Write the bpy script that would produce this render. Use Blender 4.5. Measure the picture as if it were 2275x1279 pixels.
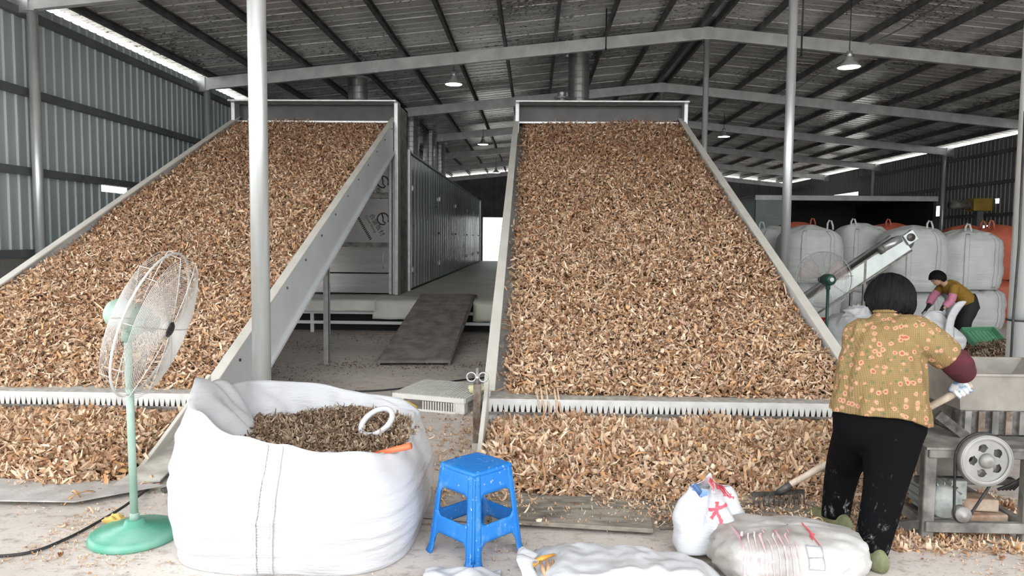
import bpy, bmesh, math, random
import numpy as np
from mathutils import Vector, Matrix, noise as mnoise
random.seed(11); RNG = np.random.default_rng(11)
for o in list(bpy.data.objects): bpy.data.objects.remove(o)
SC = bpy.context.scene; COL = SC.collection
# ---------------------------------------------------------------- camera
F, CX, CY, H = 1600.0, 1137.5, 639.5, 1.6
PIT = math.atan(109.9 / F); YAW = math.atan(48.5 / math.hypot(F, 109.9)); ROLL = 0.009
cam_d = bpy.data.cameras.new('camera'); cam = bpy.data.objects.new('camera', cam_d); COL.objects.link(cam)
cam_d.sensor_width = 36.0; cam_d.lens = 36.0 * F / 2275.0; cam_d.clip_end = 400; cam_d.clip_start = 0.05
cam.matrix_world = Matrix.Translation((0, 0, H)) @ Matrix.Rotation(YAW, 4, 'Z') @ Matrix.Rotation(math.pi / 2 - PIT, 4, 'X') @ Matrix.Rotation(ROLL, 4, 'Z')
SC.camera = cam
# ---------------------------------------------------------------- world and exposure
w = bpy.data.worlds.new('overcast_sky'); SC.world = w; w.use_nodes = True
bg = w.node_tree.nodes['Background']; bg.inputs[0].default_value = (0.97, 0.985, 1.0, 1); bg.inputs[1].default_value = 2.3
SC.view_settings.view_transform = 'Standard'; SC.view_settings.look = 'None'
SC.view_settings.exposure = 0.82; SC.view_settings.gamma = 1.0; SC.view_settings.use_curve_mapping = False
SC.cycles.max_bounces = 7; SC.cycles.diffuse_bounces = 4; SC.cycles.glossy_bounces = 3; SC.cycles.transmission_bounces = 4
SC.cycles.sample_clamp_indirect = 6.0

def cam_ray(px, py):
    a = (px - CX) / F; b = -(py - CY) / F
    x = a * math.cos(ROLL) - b * math.sin(ROLL); z = a * math.sin(ROLL) + b * math.cos(ROLL)
    y2 = math.cos(PIT) + z * math.sin(PIT); z2 = z * math.cos(PIT) - math.sin(PIT)
    return Vector((x * math.cos(YAW) - y2 * math.sin(YAW), x * math.sin(YAW) + y2 * math.cos(YAW), z2))
def at(px, py, x=None, y=None, z=None):
    """world point that a measured photo pixel shows on a known plane"""
    d = cam_ray(px, py)
    t = (z - H) / d.z if z is not None else (y / d.y if y is not None else x / d.x)
    return Vector((0, 0, H)) + d * t

# ---------------------------------------------------------------- materials
def nt(name):
    m = bpy.data.materials.new(name); m.use_nodes = True
    n = m.node_tree.nodes; l = m.node_tree.links
    return m, n, l, n['Principled BSDF']
def ramp(n, l, src, stops):
    r = n.new('ShaderNodeValToRGB'); e = r.color_ramp.elements
    while len(e) < len(stops): e.new(0.5)
    for i, (p, c) in enumerate(stops): e[i].position = p; e[i].color = (*c, 1) if len(c) == 3 else c
    l.new(src, r.inputs[0]); return r.outputs[0]
def mixc(n, l, fac, a, b, mode='MIX'):
    m = n.new('ShaderNodeMix'); m.data_type = 'RGBA'; m.blend_type = mode
    if isinstance(fac, (int, float)): m.inputs[0].default_value = fac
    else: l.new(fac, m.inputs[0])
    for v, i in ((a, 6), (b, 7)):
        if isinstance(v, tuple): m.inputs[i].default_value = (*v, 1) if len(v) == 3 else v
        else: l.new(v, m.inputs[i])
    return m.outputs[2]
def tex_noise(n, l, scale, detail=4, rough=.55, vec=None, stretch=None, coord='Object', dist=0):
    t = n.new('ShaderNodeTexNoise'); t.inputs['Scale'].default_value = scale; t.inputs['Detail'].default_value = detail
    t.inputs['Roughness'].default_value = rough; t.inputs['Distortion'].default_value = dist
    if vec is None:
        tc = n.new('ShaderNodeTexCoord'); vec = tc.outputs[coord]
    if stretch:
        mp = n.new('ShaderNodeMapping'); mp.inputs['Scale'].default_value = stretch; l.new(vec, mp.inputs[0]); vec = mp.outputs[0]
    l.new(vec, t.inputs['Vector']); return t.outputs['Fac']
def bump(n, l, b, h, strength=.3, dist=.01):
    bp = n.new('ShaderNodeBump'); bp.inputs['Strength'].default_value = strength; bp.inputs['Distance'].default_value = dist
    l.new(h, bp.inputs['Height']); l.new(bp.outputs[0], b.inputs['Normal'])
def M(name, c1, c2=None, scale=4, rough=.55, metal=0., bmp=0., bscale=40, stretch=None, lo=.35, hi=.65, rvar=0., coord='Object', spec=None, detail=5):
    m, n, l, b = nt(name)
    b.inputs['Roughness'].default_value = rough; b.inputs['Metallic'].default_value = metal
    if spec is not None: b.inputs['Specular IOR Level'].default_value = spec
    if c2 is None: b.inputs['Base Color'].default_value = (*c1, 1)
    else:
        f = tex_noise(n, l, scale, detail, stretch=stretch, coord=coord)
        l.new(ramp(n, l, f, [(lo, c1), (hi, c2)]), b.inputs['Base Color'])
        if rvar:
            mr = n.new('ShaderNodeMapRange'); mr.inputs[3].default_value = rough - rvar; mr.inputs[4].default_value = rough + rvar
            l.new(f, mr.inputs[0]); l.new(mr.outputs[0], b.inputs['Roughness'])
    if bmp: bump(n, l, b, tex_noise(n, l, bscale, 3, stretch=stretch, coord=coord), bmp)
    return m
MT = {}
def lib():
    MT['galv'] = M('galvanised_steel', (.50, .52, .52), (.68, .70, .70), 9, .38, .75, .05, 30, lo=.3, hi=.7, rvar=.08)
    MT['galv_pipe'] = M('galvanised_pipe', (.56, .60, .60), (.76, .79, .79), 6, .34, .55, .0, stretch=(1, 1, .12), rvar=.08)
    MT['rafter'] = M('galvanised_rafter', (.50, .51, .51), (.68, .69, .68), 3, .42, .25, stretch=(1, 1, 1), rvar=.08)
    MT['purlin'] = M('dark_primed_purlin', (.075, .08, .085), (.15, .155, .16), 3, .55, .2)
    MT['cream'] = M('cream_painted_sheet', (.60, .585, .53), (.70, .685, .63), 3, .5, 0, .02, 30)
    MT['cream_dusty'] = M('dusty_cream_sheet', (.42, .40, .36), (.68, .66, .60), 7, .6, 0, .05, 60)
    MT['white_paint'] = M('white_painted_sheet', (.66, .68, .68), (.74, .76, .76), 2, .45, 0)
    MT['dark'] = M('under_deck_shade', (.012, .013, .014), None, rough=.8)
    MT['black'] = M('black_rubber', (.012, .012, .013), (.03, .03, .03), 20, .5)
    MT['steel_dark'] = M('worn_dark_steel', (.05, .048, .045), (.20, .185, .17), 14, .55, .5, .2, 60)
    MT['steel_dust'] = M('dusty_grey_steel', (.11, .105, .097), (.32, .305, .28), 7, .6, .3, .12, 50)
    MT['stainless'] = M('stainless_sheet', (.44, .43, .42), (.52, .51, .50), 2, .3, .8, .02, 8, stretch=(1, 1, 8))
    MT['film'] = M('film_covered_sheet', (.36, .345, .335), (.42, .40, .385), 2, .42, .15)
    MT['blacksheet'] = M('black_print', (.02, .02, .03), rough=.5)
    MT['rust'] = M('rusty_steel', (.10, .06, .04), (.30, .26, .22), 12, .7, .3, .2, 60)
lib()

# ---------------------------------------------------------------- mesh toolkit
class MB:
    def __init__(s): s.v = []; s.f = []; s.sm = []
    def add(s, vs, fs, smooth=False):
        o = len(s.v); s.v += [tuple(v) for v in vs]; s.f += [tuple(i + o for i in f) for f in fs]; s.sm += [smooth] * len(fs); return s
    def box(s, c, d, rot=None):
        c = Vector(c); hx, hy, hz = d[0] / 2, d[1] / 2, d[2] / 2
        vs = [Vector((x, y, z)) for x in (-hx, hx) for y in (-hy, hy) for z in (-hz, hz)]
        if rot is not None: vs = [rot @ v for v in vs]
        return s.add([v + c for v in vs], [(0, 1, 3, 2), (4, 6, 7, 5), (0, 4, 5, 1), (2, 3, 7, 6), (0, 2, 6, 4), (1, 5, 7, 3)])
    def box2(s, a, b):
        return s.box([(a[i] + b[i]) / 2 for i in range(3)], [abs(b[i] - a[i]) for i in range(3)])
    def bar(s, a, b, wx, wz, up=(0, 0, 1)):
        a, b = Vector(a), Vector(b); d = (b - a); L = d.length; d.normalize(); up = Vector(up)
        x = d.cross(up)
        if x.length < 1e-4: x = d.cross(Vector((0, 1, 0)))
        x.normalize(); z = x.cross(d).normalized()
        return s.box((a + b) / 2, (wx, L, wz), Matrix((x, d, z)).transposed())
    def prism(s, pts, axis, lo, hi):
        """2-D outline (in the two axes left) pushed along axis"""
        n = len(pts); vs = []
        for t in (lo, hi):
            for p in pts:
                q = list(p); q.insert(axis, t); vs.append(q)
        fs = [tuple(range(n))[::-1], tuple(range(n, 2 * n))] + [(i, (i + 1) % n, n + (i + 1) % n, n + i) for i in range(n)]
        return s.add(vs, fs)
    def loft(s, rings, cap=True, smooth=True, close=True):
        n = len(rings[0]); vs = [p for r in rings for p in r]; fs = []
        m = n if close else n - 1
        for k in range(len(rings) - 1):
            for i in range(m):
                j = (i + 1) % n
                fs.append((k * n + i, k * n + j, (k + 1) * n + j, (k + 1) * n + i))
        if cap and close: fs.append(tuple(range(n))[::-1]); fs.append(tuple((len(rings) - 1) * n + i for i in range(n)))
        return s.add(vs, fs, smooth)
    def tube(s, pts, r, n=10, cap=True, smooth=True, closed=False):
        pts = [Vector(p) for p in pts]; rs = r if isinstance(r, (list, tuple)) else [r] * len(pts)
        rings = []; prev = None; N = len(pts)
        for i, p in enumerate(pts):
            if closed: d = pts[(i + 1) % N] - pts[i - 1]
            else: d = (pts[min(i + 1, N - 1)] - pts[max(i - 1, 0)])
            d.normalize()
            if prev is None:
                x = d.cross(Vector((0, 0, 1)))
                if x.length < 1e-3: x = d.cross(Vector((0, 1, 0)))
            else: x = prev - d * prev.dot(d)
            x.normalize(); prev = x; y = d.cross(x)
            rings.append([p + (x * math.cos(a) + y * math.sin(a)) * rs[i] for a in [2 * math.pi * k / n for k in range(n)]])
        if closed:
            rings.append(rings[0]); return s.loft(rings, False, smooth)
        return s.loft(rings, cap, smooth)
    def lathe(s, prof, c=(0, 0, 0), n=32, rot=None, cap=True, smooth=True):
        c = Vector(c); rings = []
        for r, z in prof:
            ring = [Vector((r * math.cos(2 * math.pi * k / n), r * math.sin(2 * math.pi * k / n), z)) for k in range(n)]
            if rot is not None: ring = [rot @ v for v in ring]
            rings.append([v + c for v in ring])
        return s.loft(rings, cap, smooth)
    def grid(s, fn, nu, nv, smooth=True, closeu=False):
        vs = [fn(i / (nu - (0 if closeu else 1)), j / (nv - 1)) for j in range(nv) for i in range(nu)]; fs = []
        for j in range(nv - 1):
            for i in range(nu if closeu else nu - 1):
                k = (i + 1) % nu; fs.append((j * nu + i, j * nu + k, (j + 1) * nu + k, (j + 1) * nu + i))
        return s.add(vs, fs, smooth)
    def mesh(s, name, off=(0, 0, 0)):
        me = bpy.data.meshes.new(name); o = Vector(off)
        me.from_pydata([(v[0] - o.x, v[1] - o.y, v[2] - o.z) for v in s.v], [], s.f)
        me.polygons.foreach_set('use_smooth', s.sm); me.update(); return me
def tag(o, label=None, cat=None, group=None, kind=None):
    if label: o['label'] = label
    if cat: o['category'] = cat
    if group: o['group'] = group
    if kind: o['kind'] = kind
    return o
def thing(name, loc, label, cat, group=None):
    o = bpy.data.objects.new(name, None); COL.objects.link(o); o.location = loc; o.empty_display_size = .1
    return tag(o, label, cat, group)
def struct(name, loc=(0, 0, 0)):
    o = bpy.data.objects.new(name, None); COL.objects.link(o); o.location = loc; return tag(o, kind='structure')
def root_of(o):
    while o.parent: o = o.parent
    return o
def part(parent, name, mb, mat, mods=None, label=None, kind=None):
    off = root_of(parent).location
    me = mb if isinstance(mb, bpy.types.Mesh) else mb.mesh(name, off)
    o = bpy.data.objects.new(name, me); COL.objects.link(o); o.parent = parent
    if mat is not None and not me.materials: me.materials.append(MT[mat] if isinstance(mat, str) else mat)
    for md in mods or []: md(o)
    return tag(o, label, kind=kind)
def single(name, mb, mat, label, cat, loc=(0, 0, 0), group=None, mods=None, kind=None):
    me = mb.mesh(name, loc); o = bpy.data.objects.new(name, me); COL.objects.link(o); o.location = loc
    me.materials.append(MT[mat] if isinstance(mat, str) else mat)
    for md in mods or []: md(o)
    return tag(o, label, cat, group, kind)
def bevel(wd=.005, seg=2):
    def f(o):
        m = o.modifiers.new('bevel', 'BEVEL'); m.width = wd; m.segments = seg; m.limit_method = 'ANGLE'; m.angle_limit = .6
    return f
def subsurf(n=1):
    def f(o): m = o.modifiers.new('subsurf', 'SUBSURF'); m.levels = n; m.render_levels = n
    return f
def solid(t):
    def f(o): m = o.modifiers.new('solidify', 'SOLIDIFY'); m.thickness = t; m.offset = 0
    return f
def remesh(vox, smooth=4):
    def f(o):
        m = o.modifiers.new('remesh', 'REMESH'); m.mode = 'VOXEL'; m.voxel_size = vox; m.use_smooth_shade = True
        if smooth: q = o.modifiers.new('smooth', 'SMOOTH'); q.iterations = smooth; q.factor = .5
    return f
def copy_tree(o, parent=None, loc=None, label=None):
    c = o.copy(); COL.objects.link(c)
    if parent is not None: c.parent = parent
    if loc is not None: c.location = loc
    if label: c['label'] = label
    for ch in [x for x in o.children]: copy_tree(ch, c)
    return c
def nz(p, s=1.0, seed=0.0):
    return mnoise.noise(Vector((p[0] * s + seed, p[1] * s + seed * 1.7, p[2] * s - seed)))
# ================================================================ the shed
XL, XR, XC = -8.0, 16.2, 3.9             # side walls, ridge
Y0, Y1 = -0.4, 47.0                      # open front, back wall
FRAMES = [5.7, 11.05, 16.95, 22.85, 28.75, 34.65, 40.55, 46.6]
def roof_z(x): return 6.60 - .101 * abs(x - XC)
# ground and floor
def concrete():
    m, n, l, b = nt('dusty_concrete'); tc = n.new('ShaderNodeTexCoord')
    a = tex_noise(n, l, .7, 6, .6, tc.outputs['Object']); c = tex_noise(n, l, 9, 6, .7, tc.outputs['Object'], stretch=(1, 1.6, 1)); d = tex_noise(n, l, 60, 3, .6, tc.outputs['Object'])
    base = ramp(n, l, a, [(.3, (.44, .395, .355)), (.5, (.58, .53, .485)), (.7, (.70, .65, .60))])
    st = ramp(n, l, c, [(.34, (.30, .26, .23)), (.48, (1, 1, 1))])
    col = mixc(n, l, .55, base, st, 'MULTIPLY')
    sp = ramp(n, l, d, [(.30, (.35, .28, .22)), (.40, (1, 1, 1))])
    l.new(mixc(n, l, .6, col, sp, 'MULTIPLY'), b.inputs['Base Color']); b.inputs['Roughness'].default_value = .75
    bump(n, l, b, c, .25, .01); return m
MT['concrete'] = concrete()
fl = MB(); fl.box2((XL - .1, Y0 - 12, -.2), (XR + .1, Y1 + 1, 0))
single('floor', fl, 'concrete', None, None, kind='structure')
MT['ground'] = M('pale_yard_ground', (.46, .44, .41), (.56, .54, .50), .3, .9)
gm = MB()
for a, b in (((-90, Y0 - 80, -.3), (XL - .1, 160, -.02)), ((XR + .1, Y0 - 80, -.3), (110, 160, -.02)), ((XL - .1, Y0 - 80, -.3), (XR + .1, Y0 - 12, -.02)), ((XL - .1, Y1 + 1, -.3), (XR + .1, 160, -.02))): gm.box2(a, b)
single('yard_ground', gm, 'ground', None, None, kind='structure')
# roof
def roof_mat():
    m, n, l, b = nt('aged_silver_roof_panel'); tc = n.new('ShaderNodeTexCoord'); v = tc.outputs['Object']
    oi = n.new('ShaderNodeObjectInfo')
    ad = n.new('ShaderNodeVectorMath'); l.new(v, ad.inputs[0]); l.new(oi.outputs['Location'], ad.inputs[1]); v = ad.outputs[0]
    a = tex_noise(n, l, .9, 5, .6, v, (1, 2.5, 1)); g = tex_noise(n, l, 5.0, 4, .6, v, (2.2, 4.5, 1), dist=.6); big = tex_noise(n, l, .45, 2, .5, v)
    base = ramp(n, l, a, [(.3, (.62, .605, .585)), (.7, (.78, .765, .745))])
    # peeled flecks, most of them in the worn zones
    sub = n.new('ShaderNodeMath'); sub.operation = 'MULTIPLY_ADD'; l.new(big, sub.inputs[0]); sub.inputs[1].default_value = .42; l.new(g, sub.inputs[2])
    fl = ramp(n, l, sub.outputs[0], [(.80, (1, 1, 1)), (.835, (.16, .14, .12))])
    l.new(mixc(n, l, 1.0, base, fl, 'MULTIPLY'), b.inputs['Base Color'])
    b.inputs['Metallic'].default_value = .2
    rr = n.new('ShaderNodeMapRange'); rr.inputs[3].default_value = .2; rr.inputs[4].default_value = .36; l.new(a, rr.inputs[0]); l.new(rr.outputs[0], b.inputs['Roughness'])
    bump(n, l, b, tex_noise(n, l, 1.0, 2, .5, v, (.6, 4, 1)), .18, .03); return m
MT['roof'] = roof_mat()
MT['seam'] = M('pale_seam_strip', (.60, .60, .58), None, rough=.4, metal=.3)
ceil = struct('ceiling', (XC, 0, 6.6))
def roof_panel_mesh(sgn):
    b = MB(); x0, x1 = .02, (XC - XL + .1 if sgn < 0 else XR - XC + .1)
    prof = [(0, 0), (.30, 0), (.32, .012), (.36, .012), (.38, 0), (.62, 0), (.64, .012), (.68, .012), (.70, 0), (.965, 0), (.967, -.012), (.98, -.012), (.98, .05), (0, .05)]
    rings = []
    for x in (x0, x1): rings.append([(sgn * x, y, z - .101 * x) for y, z in prof])
    if sgn > 0: rings = rings[::-1]
    b.loft(rings, True, False); return b.mesh('roof_panel')
for sgn in (-1, 1):
    me = roof_panel_mesh(sgn); me.materials.append(MT['roof'])
    y = Y0
    while y < Y1 + .3:
        o = bpy.data.objects.new('roof_panel', me); COL.objects.link(o); o.parent = ceil; o.location = (0, y, 0); y += 1.0
def purlin_mesh():
    b = MB(); prof = [(-.03, 0), (.035, 0), (.035, -.02), (-.018, -.02), (-.018, -.125), (.035, -.125), (.035, -.14), (-.03, -.14)]
    b.prism(prof, 1, Y0, Y1); me = b.mesh('purlin'); me.materials.append(MT['purlin']); return me
pm = purlin_mesh()
for k in range(1, 11):
    for sgn in (-1, 1):
        x = sgn * 1.155 * k
        o = bpy.data.objects.new('purlin', pm); COL.objects.link(o); o.parent = ceil; o.location = (x, 0, -.101 * abs(x) - .004)
for x in (-.16, .16):
    o = bpy.data.objects.new('purlin', pm); COL.objects.link(o); o.parent = ceil; o.location = (x, 0, -.03)
b = MB(); b.prism([(-.30, -.034), (0, -.004), (.30, -.034), (.30, .09), (-.30, .09)], 1, Y0, Y1)
part(ceil, 'ridge_cap', b.mesh('ridge_cap', (0, 0, 0)), 'galv')
def rafter_mesh(sgn):
    b = MB(); L = (XC - XL if sgn < 0 else XR - XC); t = -.145
    rings = []
    for x in (0, L):
        z = t - .101 * x
        rings.append([(sgn * x, y, z + dz) for y, dz in ((-.055, 0), (.055, 0), (.055, -.27), (-.055, -.27))])
    if sgn > 0: rings = rings[::-1]
    b.loft(rings, True, False)
    me = b.mesh('rafter'); me.materials.append(MT['rafter']); return me
rm = {s: rafter_mesh(s) for s in (-1, 1)}
brk = MB(); brk.box((0, 0, -.12), (.30, .16, .34)); bme = brk.mesh('eave_bracket'); bme.materials.append(MT['galv'])
for y in FRAMES:
    for s in (-1, 1):
        o = bpy.data.objects.new('rafter', rm[s]); COL.objects.link(o); o.parent = ceil; o.location = (0, y, 0)
        bk = bpy.data.objects.new('eave_bracket', bme); COL.objects.link(bk); bk.parent = o
        x = (XC - XL - .12) if s < 0 else (XR - XC - .12); bk.location = (s * x, 0, -.101 * x - .16)
        # splice plates on the nearer rafters
        if y > 8 and y < 30:
            for q in (3.2, 7.6):
                pl = MB(); pl.box((s * q, 0, -.145 - .101 * q - .135), (.05, .122, .285)); pp = part(o, 'splice_plate', pl.mesh('splice_plate'), 'galv')
# walls
def wall_mat(name, c1, c2):
    m, n, l, b = nt(name); a = tex_noise(n, l, .8, 4, .5, stretch=(1, 1, .35))
    l.new(ramp(n, l, a, [(.3, c1), (.7, c2)]), b.inputs['Base Color']); b.inputs['Roughness'].default_value = .5; b.inputs['Metallic'].default_value = .05; return m
MT['wall_l'] = wall_mat('blue_grey_wall_sheet', (.44, .50, .51), (.55, .61, .61))
MT['wall_r'] = wall_mat('dark_grey_wall_sheet', (.20, .20, .195), (.30, .30, .29))
MT['girt'] = M('dark_grey_girt', (.13, .145, .15), (.18, .195, .20), 2, .55, .2)  # girts' own dark grey
def wall_panel_mesh(z0, z1, w=.92):
    b = MB(); prof = []
    for k in range(4):
        y = k * w / 4; prof += [(y, 0), (y + .165, 0), (y + .18, .028), (y + .215, .028)]
    prof.append((w, 0))
    b.add([(x, y, z) for z in (z0, z1) for y, x in prof], [(i, i + 1, len(prof) + i + 1, len(prof) + i) for i in range(len(prof) - 1)])
    b.add([(-.03, y, z) for z in (z0, z1) for y in (0, w)], [(0, 2, 3, 1)])
    return b.mesh('wall_panel')
wl = struct('wall_left', (XL, 0, 0)); wpm = wall_panel_mesh(1.25, 5.24); wpm.materials.append(MT['wall_l'])
y = 7.6
while y < Y1:
    if abs(y + .46 - 13.6) < .46:
        for z0, z1 in ((1.25, 2.40), (2.52, 5.24)):
            q = wall_panel_mesh(z0, z1); q.materials.append(MT['wall_l']); o = bpy.data.objects.new('wall_panel', q); COL.objects.link(o); o.parent = wl; o.location = (0, y, 0)
    else:
        o = bpy.data.objects.new('wall_panel', wpm); COL.objects.link(o); o.parent = wl; o.location = (0, y, 0)
    y += .92
for z in (1.30, 2.58, 3.80, 5.0):
    b = MB(); b.box2((XL + .03, 7.6, z - .06), (XL + .13, Y1, z + .06)); part(wl, 'girt', b, 'girt')
b = MB(); b.box2((XL - .12, 7.6, 0), (XL + .10, Y1, 1.25)); part(wl, 'wall_base', b, M('grey_render', (.20, .19, .18), (.28, .27, .25), 3, .85, 0, .2, 30))
wr = struct('wall_right', (XR, 0, 0)); wrm = wall_panel_mesh(0.0, 5.25); wrm.materials.append(MT['wall_r'])
holes = {}    # panel index -> z ranges that are open (broken sheets with daylight behind)
y = 0.0; k = 0
wr_low = {}
DOOR_R = (36.5, 41.5)
while y < Y1:
    zs = [(0, 5.25)]
    if DOOR_R[0] <= y <= DOOR_R[1]: zs = [(4.1, 5.25)]
    for yc_, za, zb_ in ((29.9, 2.62, 3.05), (27.6, 2.78, 3.02), (25.9, 1.95, 2.22), (25.9, 2.98, 3.15)):
        if y <= yc_ < y + .92: zs = [(0, za), (zb_, 5.25)] if len(zs) == 1 else [(0, 1.95), (2.22, 2.98), (3.15, 5.25)]
    for z0, z1 in zs:
        key = (z0, z1)
        if key not in wr_low:
            wr_low[key] = wall_panel_mesh(z0, z1); wr_low[key].materials.append(MT['wall_r'])
        o = bpy.data.objects.new('wall_panel', wr_low[key]); COL.objects.link(o); o.parent = wr; o.location = (0, y, 0); o.scale = (-1, 1, 1)
    y += .92
for z in (1.30, 2.58, 3.70, 4.75):
    for ya, yb in ((0.0, DOOR_R[0]), (DOOR_R[1] + .9, Y1)):
        b = MB(); b.box2((XR - .13, ya, z - .06), (XR - .03, yb, z + .06)); part(wr, 'girt', b, 'girt')
# back wall with the bright opening at the end of the aisle
wb = struct('wall_back', (0, Y1, 0))
MT['wall_b'] = M('dark_back_sheet', (.05, .052, .055), (.085, .088, .09), 2, .6, .1)
OPX, OPZ = (-3.35, -.4), 2.95
def bw(x0, x1, z0):
    n = max(1, round((x1 - x0) / .92)); w_ = (x1 - x0) / n
    for k in range(n):
        xa = x0 + k * w_; xm = xa + w_ / 2
        b = MB(); zt = roof_z(xm) - .2
        prof = [(xa, 0), (xa + .7 * w_, 0), (xa + .78 * w_, -.03), (xa + .94 * w_, -.03), (xa + w_, 0), (xa + w_, .03), (xa, .03)]
        b.prism([(p[0], Y1 + p[1]) for p in prof], 2, z0, zt); part(wb, 'wall_panel', b, 'wall_b')
bw(XL, OPX[0], 0); bw(OPX[0], OPX[1], OPZ); bw(OPX[1], XR, 0)
# columns
def column(x, y, r, ztop, label, band=False):
    t = thing('steel_column', (x, y, 0), label, 'column', 'galvanised pipe columns')
    b = MB(); b.tube([(x, y, 0), (x, y, ztop)], r, 28); part(t, 'pipe', b, 'galv_pipe')
    b = MB(); b.box((x, y, .006), (r * 3.2, r * 3.2, .012)); part(t, 'base_plate', b, 'galv')
    b = MB(); b.box((x, y, ztop - .01), (r * 2.8, r * 2.8, .02)); part(t, 'cap_plate', b, 'galv')
    return t
def rz(x): return roof_z(x) - .42
column(-2.19, 5.7, .072, rz(-2.19), 'tall pale galvanised pipe column rising behind the big white bag')
column(3.80, 11.05, .068, rz(3.8), 'galvanised pipe column behind the right-hand conveyor near the stacked bags')
colr = column(3.79, 5.72, .072, rz(3.79), 'galvanised pipe column with a black cable, beside the shredder hopper')
column(XC, 16.95, .066, rz(XC), 'ridge prop pipe standing behind the top of the right conveyor')
column(XC, 22.85, .066, rz(XC), 'thin ridge prop pipe farther back, showing just above the right conveyor hood')
lab = {11.05: 'nearest pipe column against the blue-grey corrugated wall', 16.95: 'second pipe column against the blue-grey corrugated wall'}
for y, s in lab.items(): column(XL + .28, y, .075, rz(XL + .28), s)
labr = {22.85: 'pipe column on the dark corrugated wall nearest the right edge', 28.75: 'second pipe column along the dark corrugated wall, behind the orange bags', 34.65: 'third pipe column along the dark corrugated wall'}
for y, s in labr.items(): column(XR - .3, y, .075, rz(XR - .3), s)
# ================================================================ dryers, conveyors, platform
SL, ZB = .444, -2.14                      # slope of the conveyors, height of their top edge at y = 0
def zt(y): return ZB + SL * y
def galv_sheet():
    m, n, l, b = nt('streaky_galvanised_sheet'); tc = n.new('ShaderNodeTexCoord'); v = tc.outputs['Object']
    a = tex_noise(n, l, 2.2, 4, .6, v, (1, 1.5, .15)); c = tex_noise(n, l, 14, 3, .5, v, (1, 1, .6)); sp = tex_noise(n, l, 9, 2, .5, v, (1, 1, 1.6))
    col = ramp(n, l, a, [(.3, (.46, .53, .55)), (.7, (.70, .77, .78))]); dots = ramp(n, l, sp, [(.26, (.25, .27, .28)), (.32, (1, 1, 1))])
    l.new(mixc(n, l, 1., col, dots, 'MULTIPLY'), b.inputs['Base Color']); b.inputs['Metallic'].default_value = .4
    rr = n.new('ShaderNodeMapRange'); rr.inputs[3].default_value = .1; rr.inputs[4].default_value = .32; l.new(a, rr.inputs[0]); l.new(rr.outputs[0], b.inputs['Roughness'])
    bump(n, l, b, tex_noise(n, l, 1.6, 2, .5, v, (1, 4, .12)), .12, .03); return m
MT['galv_sheet'] = galv_sheet()
def font_mesh(body, size, name='print'):
    cu = bpy.data.curves.new(name, 'FONT'); cu.body = body; cu.size = size; cu.extrude = .0008; cu.align_x = 'LEFT'
    o = bpy.data.objects.new(name, cu); COL.objects.link(o); dg = bpy.context.evaluated_depsgraph_get()
    me = bpy.data.meshes.new_from_object(o.evaluated_get(dg)); bpy.data.objects.remove(o); return me
def print_on(parent, body, size, origin, ux, uz, mat, label=None, name='printed_text', depth=None):
    """flat lettering: text x runs along ux, text y along uz"""
    me = font_mesh(body, size, name); ux, uz = Vector(ux).normalized(), Vector(uz).normalized(); nn = ux.cross(uz)
    off = root_of(parent).location; R = Matrix((ux, uz, nn)).transposed().to_4x4(); R.translation = Vector(origin) - off
    me.transform(R); return part(parent, name, me, mat, label=label)

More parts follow.
